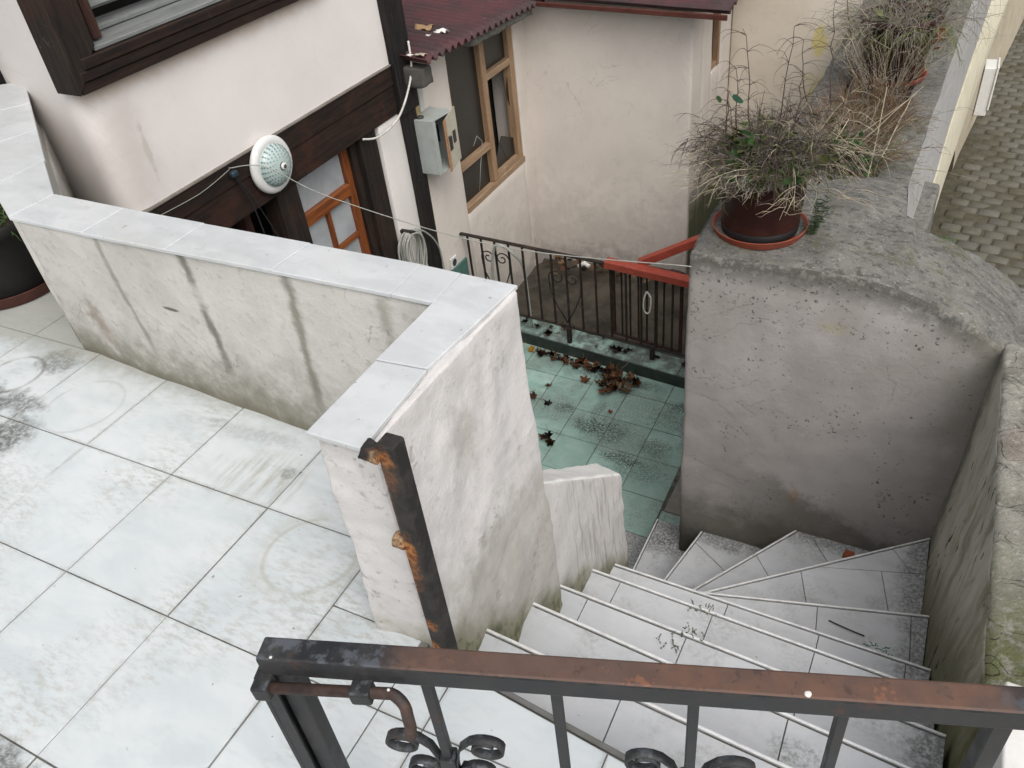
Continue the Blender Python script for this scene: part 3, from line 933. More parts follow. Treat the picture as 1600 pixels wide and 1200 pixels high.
M['pot_black'] = flat('black_plastic', (0.014, 0.014, 0.014), 0.5, var=0.3, scale=12, dirt=(0.05, 0.045, 0.04), dirt_amt=0.4)
M['saucer'] = flat('terracotta_plastic', (0.40, 0.095, 0.055), 0.5, var=0.2, scale=14, dirt=(0.22, 0.07, 0.05), dirt_amt=0.4)
M['saucer_dark'] = flat('dull_red_plastic', (0.095, 0.030, 0.022), 0.5, var=0.3, scale=14)
M['soil'] = flat('potting_soil', (0.035, 0.026, 0.018), 0.95, var=0.5, scale=50, bump=0.8)
M['yard_soil'] = flat('damp_yard_ground', (0.085, 0.073, 0.055), 0.95, var=0.5, scale=4, bump=0.8, dirt=(0.022, 0.021, 0.017), dirt_amt=0.85)
M['white_plastic'] = flat('white_plastic', (0.72, 0.72, 0.70), 0.45, var=0.08, scale=8)
M['lamp_glass'] = None
M['dot'] = flat('grey_green_dot', (0.16, 0.23, 0.215), 0.35, var=0.1)
M['dark_metal'] = flat('dull_grey_fitting', (0.08, 0.08, 0.075), 0.5, metal=0.4)
M['box_metal'] = flat('pale_grey_box_paint', (0.40, 0.43, 0.41), 0.55, var=0.12, scale=12, dirt=(0.30, 0.29, 0.24), dirt_amt=0.4)
M['cable_white'] = flat('white_cable', (0.62, 0.60, 0.56), 0.6)
M['cable_grey'] = flat('grey_hose', (0.36, 0.37, 0.33), 0.55, var=0.2)
M['cable_black'] = flat('black_cable', (0.02, 0.02, 0.022), 0.6)
M['blue_plastic'] = flat('blue_clip', (0.025, 0.045, 0.065), 0.5)
M['cobble'] = mk_cobble()
M['street_bed'] = mk_grout('street_bedding', (0.105, 0.096, 0.068), (0.065, 0.06, 0.04))
M['board_white'] = mk_wood('chalky_board', (0.34, 0.335, 0.325), (0.28, 0.275, 0.265), 1, 0.85, (0.30, 0.29, 0.27), 0.5)
M['cream_band'] = flat('cream_painted_band', (0.66, 0.615, 0.475), 0.6, var=0.12, scale=5, dirt=(0.52, 0.46, 0.34), dirt_amt=0.5)
M['tan_board'] = flat('tan_painted_board', (0.50, 0.44, 0.33), 0.7, var=0.2, scale=6, dirt=(0.32, 0.27, 0.19), dirt_amt=0.6)
M['white_slab'] = plaster('white_limewash', (0.76, 0.755, 0.73), (0.69, 0.67, 0.61), specks=0.2, patch=0.15, bump=0.15, mottle=8.0)
M['twig'] = mk_leaf('dry_grey_twig', (0.28, 0.255, 0.215), (0.17, 0.15, 0.125), 0.85)
M['twig_pale'] = mk_leaf('bleached_stalk', (0.42, 0.365, 0.27), (0.34, 0.28, 0.2), 0.8)
M['twig_dark'] = mk_leaf('dark_brown_twig', (0.075, 0.055, 0.045), (0.055, 0.042, 0.035), 0.85)
M['straw'] = mk_leaf('rusty_dry_grass', (0.20, 0.125, 0.07), (0.14, 0.09, 0.055), 0.85)
M['grass'] = mk_leaf('olive_grass_blade', (0.16, 0.19, 0.06), (0.10, 0.12, 0.04), 0.7)
M['leaf_green'] = mk_leaf('green_leaf', (0.11, 0.22, 0.05), (0.05, 0.12, 0.035), 0.5)
M['leaf_blue'] = mk_leaf('blue_green_leaf', (0.05, 0.16, 0.095), (0.04, 0.12, 0.07), 0.5)
M['leaf_olive'] = mk_leaf('olive_leaf', (0.20, 0.21, 0.07), (0.10, 0.115, 0.04), 0.6)
M['leaf_brown'] = mk_leaf('dead_brown_leaf', (0.20, 0.10, 0.05), (0.12, 0.06, 0.035), 0.75)
M['leaf_rust'] = mk_leaf('rust_brown_leaf', (0.26, 0.10, 0.04), (0.19, 0.08, 0.035), 0.7)
M['leaf_dark'] = mk_leaf('rotting_dark_leaf', (0.045, 0.03, 0.022), (0.028, 0.02, 0.017), 0.8)
M['leaf_orange'] = mk_leaf('orange_leaf', (0.42, 0.13, 0.06), (0.36, 0.11, 0.05), 0.65)
M['leaf_yellow'] = mk_leaf('yellow_leaf', (0.62, 0.33, 0.03), (0.58, 0.3, 0.03), 0.6)
M['leaf_tan'] = mk_leaf('tan_leaf', (0.30, 0.19, 0.10), (0.2, 0.12, 0.06), 0.7)
M['paper'] = flat('white_scrap', (0.72, 0.70, 0.66), 0.8, var=0.1)
M['brick_red'] = flat('red_brick_chip', (0.33, 0.09, 0.045), 0.9)
M['moss'] = mk_leaf('moss', (0.10, 0.115, 0.03), (0.06, 0.075, 0.025), 0.95)

def mk_lamp():
    g = G('dotted_glass_dome')
    c = (0.46, 0.55, 0.535)
    return g.done(g.mix(g.ss(g.noise(6.0, 3.0, 0.5), 0.3, 0.7), c, (0.40, 0.50, 0.49)), 0.15, spec=0.6)
M['lamp_glass'] = mk_lamp()

def mk_boxdoor():
    g = G('rust_streaked_door')
    n, f = g.noise(18.0, 6.0, 0.7), g.noise(70.0, 5.0, 0.7)
    c = g.mix(g.ss(n, 0.4, 0.6), (0.46, 0.43, 0.34), (0.40, 0.38, 0.31))
    X, Y, Z = g.xyz()
    k = g.mul(g.ss(g.add(Y, g.mul(g.sub(n, 0.5), 0.07)), 4.37, 4.335), g.ss(f, 0.25, 0.5))
    c = g.mix(g.mul(k, 0.9), c, (0.33, 0.13, 0.035))
    k = g.ss(g.noise(9.0, 6.0, 0.7), 0.58, 0.68)
    c = g.mix(g.mul(k, 0.6), c, (0.30, 0.15, 0.05))
    return g.done(c, 0.6, normal=g.bump(f, 0.15, 0.004))
M['box_door'] = mk_boxdoor()

# extend the pier plaster with the grime line of the stair
def pier_extra(mat):
    g = G.__new__(G)
    g.m = mat; g.t = mat.node_tree; g._pos = None
    g.b = [n for n in g.t.nodes if n.type == 'BSDF_PRINCIPLED'][0]
    cur = g.b.inputs['Base Color'].links[0].from_socket
    X, Y, Z = g.xyz()
    mask = g.mul(stair_foot(g), g.ss(X, -0.90, -0.82))
    col = g.mix(g.mul(mask, 0.8), cur, (0.155, 0.15, 0.075))
    edge = g.mul(g.mul(g.ss(mask, 0.25, 0.9), g.ss(g.noise(40.0, 4.0, 0.6), 0.45, 0.6)), 0.6)
    col = g.mix(edge, col, (0.07, 0.075, 0.03))
    g.t.links.new(col, g.b.inputs['Base Color'])
pier_extra(M['pier'])
pier_extra(M['stringer'])

# ================================================================== THE SETTING
# ---- terrace: mortar bed and one object per tile
terr_poly = [(-5.2, -2.2), (0.335, -2.2), (0.335, 0.648), (-0.73, 0.775), (-0.86, 0.80), (-0.86, 1.40), (-2.6, 1.42), (-3.70, 2.20), (-5.2, 2.70)]
def cut_concave(bm_poly_list):
    return bm_poly_list
terr = bmesh.new()
for poly in ([(-5.2, -2.2), (0.335, -2.2), (0.335, 0.648), (-0.73, 0.775), (-5.2, 0.775)],
             [(-5.2, 0.775), (-0.78, 0.775), (-0.86, 1.40), (-2.6, 1.42), (-5.2, 1.42)],
             [(-5.2, 1.42), (-2.6, 1.42), (-3.70, 2.20), (-5.2, 2.70)]):
    b2 = prism(poly, -2.4, -0.005)
    me_ = bpy.data.meshes.new('tmp'); b2.to_mesh(me_); b2.free(); terr.from_mesh(me_); bpy.data.meshes.remove(me_)
terrace = tag(obj('terrace', terr, M['grout']), 'terrace floor of large white marble tiles with dark joints', kind='structure')
xs = [-1.05-0.36*k for k in range(-4, 12)]
xs = sorted(xs)
ys = sorted([0.995-0.3725*k for k in range(-5, 9)])
regions = ([(-5.2, -2.2), (0.333, -2.2), (0.333, 0.646), (-0.73, 0.773), (-5.2, 0.773)], [(-5.2, 0.773), (-0.80, 0.773), (-0.86, 1.40), (-2.6, 1.42), (-5.2, 1.42)])
def terr_inside(px, py):
    if py < 0.648: return True
    if py < 0.775: return px < -0.73 + (0.775-py)*8.3 and px < 0.333
    return px < -0.80
for i in range(len(xs)-1):
    for j in range(len(ys)-1):
        a = [(xs[i], ys[j]), (xs[i+1], ys[j]), (xs[i+1], ys[j+1]), (xs[i], ys[j+1])]
        if ys[j] < -1.3 or xs[i+1] < -4.6:
            continue
        jit = rnd.uniform(-0.0012, 0.0012)
        a = [(p[0]+jit, p[1]+rnd.uniform(-0.001, 0.001)*0) for p in a]
        parts = []
        # clip against the edge of the stairwell and the outline of the terrace
        b = clip(a, (0.333, -3), (0.333, 3), 1)
        if len(b) < 3: continue
        extra = []
        if ys[j+1] > 0.6 and xs[i+1] > -0.80:
            if xs[i] < -0.80:
                extra = [clip(b, (-0.80, 0), (-0.80, 1), 1)]
                b = clip(b, (-0.80, 0), (-0.80, 1), -1)
            b = clip(b, (0.335, 0.646), (-0.73, 0.773), 1)
            if len(b) < 3 and not extra: continue
        if ys[j+1] > 1.42:
            b = clip(b, (-2.6, 1.42), (-3.70, 2.20), 1) if xs[i+1] <= -2.4 else clip(b, (5, 1.42), (-5, 1.42), 1)
            if len(b) < 3: continue
        if extra:
            if len(b) >= 3:
                b = [extra[0][0]]*0 + b
            pieces = [extra[0], b]
        else:
            pieces = [b]
        if abs(xs[i] + 1.05) < 0.01 and ys[j] < 0.81 < ys[j+1]:
            pieces = [clip(q_, (0, 0.80), (-1, 0.803), sgn) for q_ in pieces for sgn in (1, -1) if len(q_) >= 3]
        for q in pieces:
            if len(q) < 3 or abs(area(q)) < 0.0005: continue
            q = inset(q, 0.0016 + rnd.uniform(0, 0.0006))
            if len(q) < 3: continue
            obj('tile', slab(q, -0.02, rnd.uniform(-0.0008, 0.0008), 0.0012, 0.0015), M['tile'], terrace)

# ---- courtyard floor with green tiles
def kerb_y(x): return 4.655 - (x+3.04)*0.109
court = bmesh.new()
add_box(court, (-3.04, 1.38, -2.6), (-0.80, 4.70, -2.204))
courtyard = tag(obj('courtyard_floor', court, M['green_grout']), 'sunken courtyard floor of green tiles with dirt and leaves', kind='structure')
gx = [-1.05-0.2855*k for k in range(0, 8)]
gy = [4.42, 4.29, 4.0, 3.715, 3.40, 3.095, 2.80, 2.5]
for i in range(len(gx)-1):
    for j in range(len(gy)-1):
        x1, x0, y1, y0 = gx[i], gx[i+1], gy[j], gy[j+1]
        sl = lambda x: -0.045*(x+1.9)
        q = [(max(x0, -3.035), y0+sl(x0)), (x1, y0+sl(x1)), (x1, y1+sl(x1)), (max(x0, -3.035), y1+sl(x0))]
        if j == 0:
            q[2] = (x1, kerb_y(x1)-0.001); q[3] = (q[3][0], kerb_y(q[3][0])-0.001)
        if j == len(gy)-2 or y0 < 3.0:
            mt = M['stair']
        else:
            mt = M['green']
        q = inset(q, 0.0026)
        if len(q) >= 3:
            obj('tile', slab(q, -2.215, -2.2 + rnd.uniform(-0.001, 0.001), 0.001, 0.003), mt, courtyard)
obj('tile', slab(inset([(-1.04, 3.16), (-0.83, 3.15), (-0.83, 3.28), (-1.04, 3.29)], 0.002), -2.215, -2.198, 0.001), M['green'], courtyard)
for (y0, y1) in ((3.80, 4.05), (4.05, 4.43)):
    obj('tile', slab(inset([(-1.045, y0), (-0.83, y0), (-0.83, y1), (-1.045, y1)], 0.002), -2.215, -2.199, 0.001), M['green'], courtyard)
obj('cement_strip', slab([(-1.03, 3.295), (-0.83, 3.285), (-0.83, 3.795), (-1.02, 3.795)], -2.215, -2.195, 0.004), flat('bare_cement', (0.27, 0.25, 0.225), 0.9, var=0.25, scale=8, dirt=(0.16, 0.145, 0.12)), courtyard)

# ---- kerb between courtyard and yard
kerb = tag(obj('kerb', lumpy([(-3.04, 4.655, -2.6), (-0.80, 4.411, -2.6), (-0.80, 4.70, -2.6), (-3.04, 4.86, -2.6), (-3.04, 4.658, -2.108), (-0.80, 4.414, -2.108), (-0.80, 4.70, -2.108), (-3.04, 4.86, -2.108)], 0.06, 0.003, 8, 0.004, 1), flat('dark_green_kerb', (0.045, 0.062, 0.052), 0.6, var=0.4, scale=12, dirt=(0.03, 0.03, 0.025), dirt_amt=0.8)), 'dark kerb with a green tiled top under the railing', kind='structure')
for k in range(8):
    x0 = -3.03+0.2855*k
    x1 = min(x0+0.2855, -0.81)
    if x1-x0 < 0.03: continue
    q = inset([(x0, kerb_y(x0)+0.004), (x1, kerb_y(x1)+0.004), (x1, kerb_y(x1)+0.20), (x0, kerb_y(x0)+0.20)], 0.0018)
    obj('tile', slab(q, -2.112, -2.1 + rnd.uniform(-0.001, 0.001), 0.0012, 0.004), M['green'], kerb)

# ---- lower yard, street
yb = bmesh.new()
N_ = 46
gr = [[yb.verts.new((-3.2 + 2.6*i/N_, 4.70 + 4.2*j/N_, -2.24 + 0.05*noise.noise(Vector((i*0.35, j*0.5, 0))) + 0.02*noise.noise(Vector((i*1.3, j*1.7, 3))) + 0.10*max(0, (j/N_-0.18)))) for j in range(N_+1)] for i in range(N_+1)]
for i in range(N_):
    for j in range(N_):
        yb.faces.new((gr[i][j], gr[i+1][j], gr[i+1][j+1], gr[i][j+1]))
tag(obj('yard_ground', yb, M['yard_soil'], smooth=True), 'damp dark ground of the yard beyond the railing', kind='structure')

STREET_Z = -2.0
street = bmesh.new()
NS = 40
gr = [[street.verts.new((-0.6 + 9.0*i/NS, 1.0 + 49*j/NS, STREET_Z - 0.014)) for j in range(NS+1)] for i in range(NS+1)]
for i in range(NS):
    for j in range(NS):
        street.faces.new((gr[i][j], gr[i+1][j], gr[i+1][j+1], gr[i][j+1]))
street = tag(obj('street', street, M['street_bed']), 'narrow street paved with worn grey stone setts', kind='structure')
# ground sheet far around, below everything
gs = bmesh.new()
gs.faces.new([gs.verts.new(p) for p in ((-150, -150, -2.7), (150, -150, -2.7), (150, 150, -2.7), (-150, 150, -2.7))])
tag(obj('ground', gs, M['yard_soil']), 'ground around the houses', kind='structure')

sett_meshes = []
for k in range(7):
    w, d = 0.162, 0.124
    b = bmesh.new()
    c8 = []
    for (sx, sy, sz) in ((-1, -1, 0), (1, -1, 0), (1, 1, 0), (-1, 1, 0), (-1, -1, 1), (1, -1, 1), (1, 1, 1), (-1, 1, 1)):
        s = 1.0 if sz == 0 else 0.95
        c8.append((sx*w/2*1.02*s+rnd.uniform(-.007, .007), sy*d/2*s+rnd.uniform(-.007, .007), -0.06 if sz == 0 else rnd.uniform(-0.003, 0.004)))
    add_hex(b, c8)
    bevelled(b, 0.012, 1)
    for f in b.faces: f.smooth = True
    me = bpy.data.meshes.new('sett'); b.to_mesh(me); b.free(); me.materials.append(M['cobble'])
    sett_meshes.append(me)
ang = R(-9)
cells = []
for j in range(-10, 110):
    for i in range(-4, 26):
        u = (i + (0.5 if j % 2 else 0.0))*0.166 + rnd.uniform(-.006, .006)
        v = j*0.125 + rnd.uniform(-.006, .006)
        X_ = 0.15 + u*math.cos(ang) - v*math.sin(ang)*0.5
        Y_ = 6.0 + v + u*math.sin(ang)
        wall_x = 0.02 + (Y_-6.0)*0.06
        if X_ < wall_x + 0.1 or Y_ < 4.6: continue
        if rnd.random() < 0.06: continue
        cells.append((X_, Y_))
def in_view(x, y, z):
    q = Vector((x, y, z-CAM_Z))
    # world -> camera axes
    cx = Vector((ax[0], ay[0], az[0])).dot(q); cy = Vector((ax[1], ay[1], az[1])).dot(q); cz = Vector((ax[2], ay[2], az[2])).dot(q)
    if cz < 0.1: return False
    px, py = 800+1275*cx/cz, 600+1275*cy/cz
    return -40 < px < 1640 and -40 < py < 1240 and not (px < 1440 and py > 60)
vis = sorted([c for c in cells if in_view(c[0], c[1], STREET_Z)], key=lambda c: c[1])
near, rest = vis[:295], vis[295:]
nearset = set(near)
rest += [c for c in cells if c not in nearset and c not in set(rest) and c[0] < 3.0 and c[1] < 16]
for (x, y) in near:
    inst(rnd.choice(sett_meshes), 'stone_sett', street, (x, y, STREET_Z + rnd.uniform(-0.012, 0.0)), (rnd.uniform(-.03, .03), rnd.uniform(-.03, .03), ang*0.9 + rnd.uniform(-.05, .05)), (rnd.uniform(.9, 1.03), rnd.uniform(.9, 1.03), 1))
b = bmesh.new()
for (x, y) in rest[:1500]:
    w, d, z = 0.156*rnd.uniform(.88, 1), 0.114*rnd.uniform(.9, 1), STREET_Z + rnd.uniform(-.008, .004)
    ca, sa = math.cos(ang), math.sin(ang)
    def P(u, v, zz): return (x+u*ca-v*sa, y+u*sa+v*ca, zz)
    add_hex(b, [P(-w/2, -d/2, z-.05), P(w/2, -d/2, z-.05), P(w/2, d/2, z-.05), P(-w/2, d/2, z-.05), P(-w/2+.008, -d/2+.008, z), P(w/2-.008, -d/2+.008, z), P(w/2-.008, d/2-.008, z), P(-w/2+.008, d/2-.008, z)])
o = obj('distant_setts', b, M['cobble'], street)
o['kind'] = 'stuff'

# ================================================================== PARAPET, PIER, STRINGER
par = thing('parapet_wall', (-1.5, 1.36, 0), 'low plastered parapet with pale marble cap, turning down beside the stair', 'wall')
CAPZ = 0.545
obj('wall', lumpy([(-2.585, 1.372, -0.03), (-0.86, 1.235, -0.03), (-0.82, 1.42, -0.03), (-2.66, 1.46, -0.03),
                   (-2.49, 1.318, CAPZ+0.0015), (-0.86, 1.306, CAPZ+0.0015), (-0.82, 1.42, CAPZ+0.0015), (-2.50, 1.455, CAPZ+0.0015)], 0.035, 0.006, 5, 0.012, 2, 1.0), M['parapet'], par, True)
# leg running back to the house
obj('wall', lumpy([(-2.62, 1.385, -0.03), (-2.52, 1.455, -0.03), (-3.80, 2.34, -0.03), (-3.92, 2.24, -0.03),
                   (-2.64, 1.385, CAPZ+0.0015), (-2.51, 1.46, CAPZ+0.0015), (-3.77, 2.325, CAPZ+0.0015), (-3.90, 2.22, CAPZ+0.0015)], 0.045, 0.005, 5, 0.01, 2, 2.0), M['parapet'], par, True)
# outer side down to the courtyard
obj('outer_face', lumpy([(-3.04, 1.36, -2.3), (-0.84, 1.36, -2.3), (-0.815, 1.415, -2.3), (-3.04, 1.45, -2.3),
                         (-3.04, 1.36, -0.035), (-0.84, 1.36, -0.035), (-0.815, 1.415, -0.035), (-3.04, 1.45, -0.035)], 0.08, 0.006, 4, 0.01, 2, 3.0), M['pier'], par, True)
# pier: flares out towards its foot
obj('pier', lumpy([(-0.912, 0.785, -0.03), (-0.742, 0.79, -0.24), (-0.742, 1.40, -1.0), (-0.95, 1.41, -1.0),
                   (-0.955, 0.832, CAPZ+0.0015), (-0.826, 0.838, CAPZ+0.0015), (-0.806, 1.412, CAPZ+0.0015), (-0.955, 1.412, CAPZ+0.0015)], 0.028, 0.009, 7, 0.016, 3, 4.0, 0.005), M['pier'], par, True)
obj('pier', lumpy([(-0.98, 1.36, -2.3), (-0.735, 1.36, -2.3), (-0.735, 1.42, -2.3), (-0.98, 1.42, -2.3),
                   (-0.98, 1.36, -0.98), (-0.748, 1.36, -0.98), (-0.748, 1.415, -0.98), (-0.98, 1.415, -0.98)], 0.06, 0.005, 6, 0.01, 2, 5.0), M['pier'], par, True)
# stair side wall below the pier's flare
obj('stair_face', lumpy([(-0.95, 0.80, -2.3), (-0.735, 0.80, -2.3), (-0.735, 1.40, -2.3), (-0.95, 1.40, -2.3),
                         (-0.95, 0.80, -0.10), (-0.748, 0.80, -0.26), (-0.748, 1.40, -1.02), (-0.95, 1.40, -1.02)], 0.05, 0.004, 6, 0.01, 2, 6.0), M['pier'], par, True)
# sloping stringer wall along the stair
sbm = (lumpy([(-0.955, 1.40, -2.3), (-0.738, 1.40, -2.3), (-0.745, 2.09, -2.3), (-0.93, 2.10, -2.3),
                       (-0.945, 1.40, -0.10), (-0.812, 1.40, -0.075), (-0.802, 2.035, -0.63), (-0.93, 2.09, -0.665)], 0.028, 0.006, 8, 0.012, 3, 7.0, 0.004))
sbm.normal_update()
for f in sbm.faces:
    f.material_index = 1 if f.normal.z > 0.45 and f.calc_center_median().z > -0.8 else 0
obj('stringer', sbm, [M['stringer'], M['cream_top']], par, True)
# cap slabs
def cap(q, z1=CAPZ+0.012):
    q = inset(q, 0.0006)
    obj('cap_slab', slab(q, CAPZ+0.001, z1+rnd.uniform(-.0008, .0008), 0.002, 0.004), M['cap'], par)
f_, b_ = 1.298, 1.45
cx_ = [-2.17, -1.83, -1.45, -1.08, -0.962]
cap([(-2.51, 1.314), (-2.17, 1.306), (-2.17, 1.470), (-2.50, 1.482)])
for k in range(4):
    x0, x1 = cx_[k], cx_[k+1]
    s = 0.012 if k < 3 else 0.0
    cap([(x0, 1.304-k*0.002), (x1, 1.302-k*0.002), (x1+s*(k % 2), 1.462-0.010*k), (x0+s*((k+1) % 2)*(k > 0), 1.470-0.010*k)])
cap([(-0.966, 1.066), (-0.842, 1.074), (-0.806, 1.424), (-0.962, 1.432)])
cap([(-0.966, 0.822), (-0.832, 0.822), (-0.842, 1.072), (-0.966, 1.064)])
d_ = Vector((-1.27, 0.86, 0)).normalized()
s_ = Vector((0.56, 0.83, 0)).normalized()*0.155
p0 = Vector((-2.505, 1.478, 0))
i0 = Vector((-2.515, 1.318, 0))
cap([(-2.513, 1.316), (-2.503, 1.480), (-2.80, 1.678), (-2.80, 1.462)])
for k in range(3):
    t0, t1 = 0.2335+k*0.255, 0.2335+(k+1)*0.255
    o0, o1 = Vector((-2.503, 1.48, 0)).lerp(Vector((-3.775, 2.345, 0)), t0), Vector((-2.503, 1.48, 0)).lerp(Vector((-3.775, 2.345, 0)), min(t1, 1))
    a0, a1 = Vector((-2.80, 1.462, 0)).lerp(Vector((-3.94, 2.225, 0)), k/3), Vector((-2.80, 1.462, 0)).lerp(Vector((-3.94, 2.225, 0)), (k+1)/3)
    cap([(a0.x, a0.y), (o0.x, o0.y), (o1.x, o1.y), (a1.x, a1.y)])

# ================================================================== STAIR
stair = thing('staircase', (-0.2, 1.8, -2.2), 'winding grey marble stair with aluminium nosings going down to the courtyard', 'stairs')
NW = (-0.775, 2.06)
L = [((-0.80, 0.783), (0.345, 0.647)), ((-0.80, 0.997), (0.335, 0.912)), ((-0.80, 1.241), (0.335, 1.143)), ((-0.80, 1.461), (0.335, 1.396)), ((-0.80, 1.704), (0.335, 1.655)),
     ((-0.80, 1.905), (0.335, 1.877)), ((-0.80, 1.966), (0.335, 2.259)), ((-0.80, 1.969), (0.325, 2.850)), ((-0.80, 2.03), (-0.205, 2.91)), ((-0.86, 2.10), (-0.672, 2.95)), ((-1.0, 2.06), (-0.986, 3.045))]
RX, BY = 0.335, 2.93
polys = {}
for k in (1, 2, 3, 4, 5, 6, 7):
    a, b = L[k-1], L[k]
    if k == 7:
        polys[k] = [a[0], a[1], b[1], b[0]]
    else:
        polys[k] = [a[0], a[1], b[1], b[0]]
polys[8] = [L[7][0], L[7][1], (RX, BY), (L[8][1][0], BY), L[8][0]]
polys[9] = [L[8][0], (L[8][1][0], BY), (L[9][1][0], BY), L[9][0]]
polys[10] = [L[9][0], (L[9][1][0], BY), (-0.76, 3.05), L[10][1], L[10][0]]
joints = {1: [((-0.39, 0.95), (-0.39, 0.84))], 2: [((-0.04, 1.19), (-0.04, 1.05))], 3: [((-0.695, 1.45), (-0.695, 1.36)), ((-0.37, 1.43), (-0.372, 1.34)), ((-0.03, 1.4), (-0.032, 1.3))],
          4: [((-0.68, 1.68), (-0.682, 1.6)), ((-0.35, 1.68), (-0.352, 1.57)), ((-0.02, 1.66), (-0.022, 1.59))], 5: [((-0.34, 1.9), (-0.342, 1.83)), ((-0.02, 1.88), (-0.02, 1.81)), ((0.26, 1.87), (0.262, 1.7))],
          6: [((-0.05, 2.15), (-0.035, 2.03)), ((0.275, 2.24), (0.29, 2.04))], 8: [((-0.17, 2.88), (-0.06, 2.73)), ((-0.37, 2.65), (-0.29, 2.55))], 9: [((-0.7, 2.79), (-0.52, 2.67))], 10: [((-1.1, 2.5), (-0.7, 2.48))]}
for k in range(1, 11):
    z = -0.2*k
    P_ = polys[k]
    if area(P_) < 0: P_ = P_[::-1]
    st_ = obj('step', prism(P_, -2.35, z-0.008), M['riser'], stair)
    fa, fb = Vector(L[k][0]), Vector(L[k][1])
    fd = (fb-fa).normalized()
    fn = Vector((-fd.y, fd.x))
    cc = Vector((sum(p[0] for p in P_)/len(P_), sum(p[1] for p in P_)/len(P_)))
    if (cc-fa).dot(fn) < 0: fn = -fn
    g0, g1 = fa+fn*0.0074, fb+fn*0.0074
    sg_ = 1 if ((g1-g0).x*(cc-g0).y-(g1-g0).y*(cc-g0).x) > 0 else -1
    pcs = [clip(P_, tuple(g0), tuple(g1), sg_)]
    cuts = joints.get(k, [])
    for (p, q) in cuts:
        nxt = []
        for pc in pcs:
            for s in (1, -1):
                c = clip(pc, p, q, s)
                if len(c) >= 3 and abs(area(c)) > 1e-4: nxt.append(c)
        pcs = nxt
    if k == 7:
        P7 = pcs[0]
        far = clip(P7, (-0.08, 2.52), (0.29, 2.63), 1)
        nearp = clip(P7, (-0.08, 2.52), (0.29, 2.63), -1)
        pcs = []
        for pc, cs in ((nearp, (((-0.15, 2.46), (-0.10, 2.31)), ((0.16, 2.58), (0.21, 2.39)))), (far, (((0.19, 2.73), (0.27, 2.63)),))):
            cur = [pc]
            for (p, q) in cs:
                nx = []
                for c0 in cur:
                    for s in (1, -1):
                        c = clip(c0, p, q, s)
                        if len(c) >= 3 and abs(area(c)) > 1e-4: nx.append(c)
                cur = nx
            pcs += cur
    for pc in pcs:
        q = inset(pc, 0.0015)
        if len(q) >= 3:
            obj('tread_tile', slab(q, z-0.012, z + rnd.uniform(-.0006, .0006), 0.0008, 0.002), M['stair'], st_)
    a, b = Vector((*L[k][0], z)), Vector((*L[k][1], z))
    if k >= 6:
        a = a.lerp(b, 0.02)
    d = (b-a).normalized()
    nrm_ = Vector((d.y, -d.x, 0))      # towards the step above
    c_ = a + (b-a)*0.5
    inner = Vector((sum(p[0] for p in P_)/len(P_), sum(p[1] for p in P_)/len(P_), z))
    if (inner-c_).dot(nrm_) < 0: nrm_ = -nrm_
    nb = bmesh.new()
    o1 = nrm_*0.006
    obox(a-nrm_*0.003+o1*0.4+V(0, 0, -0.0012), b-nrm_*0.003+o1*0.4+V(0, 0, -0.0012), 0.008, 0.010, bm=nb)
    bevelled(nb, 0.002, 2)
    obj('nosing', nb, M['alu'], st_, True)
# terrace edge trim
obj('nosing', obox((-0.735, 0.784, -0.008), (0.33, 0.656, -0.008), 0.012, 0.014, bev=0.002), M['riser'], stair)

# ================================================================== ARCHED BLOCK, WALL BESIDE THE STAIR, TROUGH
blk = thing('arched_wall', (-0.25, 3.2, -2.2), 'mauve plastered wall with an arched weathered concrete top below the big pot', 'wall')
def ztop(x):
    t = max(0.0, x+0.25)
    return -0.15 - 0.56*t*t if x < 0.42 else -0.15-0.56*0.67**2-(x-0.42)*0.12
bb = bmesh.new()
cols = []
nx_ = 60
for i in range(nx_+1):
    x = -0.815 + (0.95+0.815)*i/nx_
    zt = ztop(x)
    yb_ = 3.70 if x < -0.06 else 3.42
    zb = zt + (0.02 if x < 0 else -0.02)
    lean = lambda z: 2.872 + 0.0*(z)
    prof = []
    nz = 52
    for k in range(nz+1):
        z = -2.3 + (zt-0.035+2.3)*k/nz
        prof.append((2.872 + (0.006 if k < 3 else 0), z))
    for a in (20, 45, 70):
        prof.append((2.872+0.035*(1-math.cos(R(a))), zt-0.035+0.035*math.sin(R(a))))
    ny = 22
    for k in range(ny+1):
        t = k/ny
        y = 2.907 + (yb_-2.907)*t
        prof.append((y, zt + (zb-zt)*t + 0.02*math.sin(t*math.pi)))
    prof.append((yb_+0.015, zb-0.03))
    prof.append((yb_+0.015, zb-0.5))
    prof.append((yb_+0.015, -2.3))
    xx = x
    cols.append([bb.verts.new((xx + (0.02*(1-min(1, i/1.0)) if False else 0), p[0], p[1])) for p in prof])
for a, b in zip(cols, cols[1:]):
    for k in range(len(a)-1):
        f = bb.faces.new((a[k], b[k], b[k+1], a[k+1]))
        f.material_index = 1 if k >= 54 else 0
for cset in (cols[0], cols[-1]):
    bb.faces.new(cset if cset is cols[-1] else cset[::-1])
bmesh.ops.recalc_face_normals(bb, faces=bb.faces)
bb.normal_update()
for v in bb.verts:
    p = v.co
    rough_ = 1.0 if p.y > 2.90 else 0.42
    v.co += v.normal*(noise.noise(p*4.0)*0.016 + noise.noise(p*12.0)*0.009 + noise.noise(p*32.0)*0.004)*rough_
bevelled(bb, 0.014, 2, 1.0)
obj('wall', bb, [M['block'], M['concrete']], blk, True)
side = thing('stair_wall', (0.6, 1.6, -2.2), 'moss stained wall with a crumbling top on the right of the stair', 'wall')
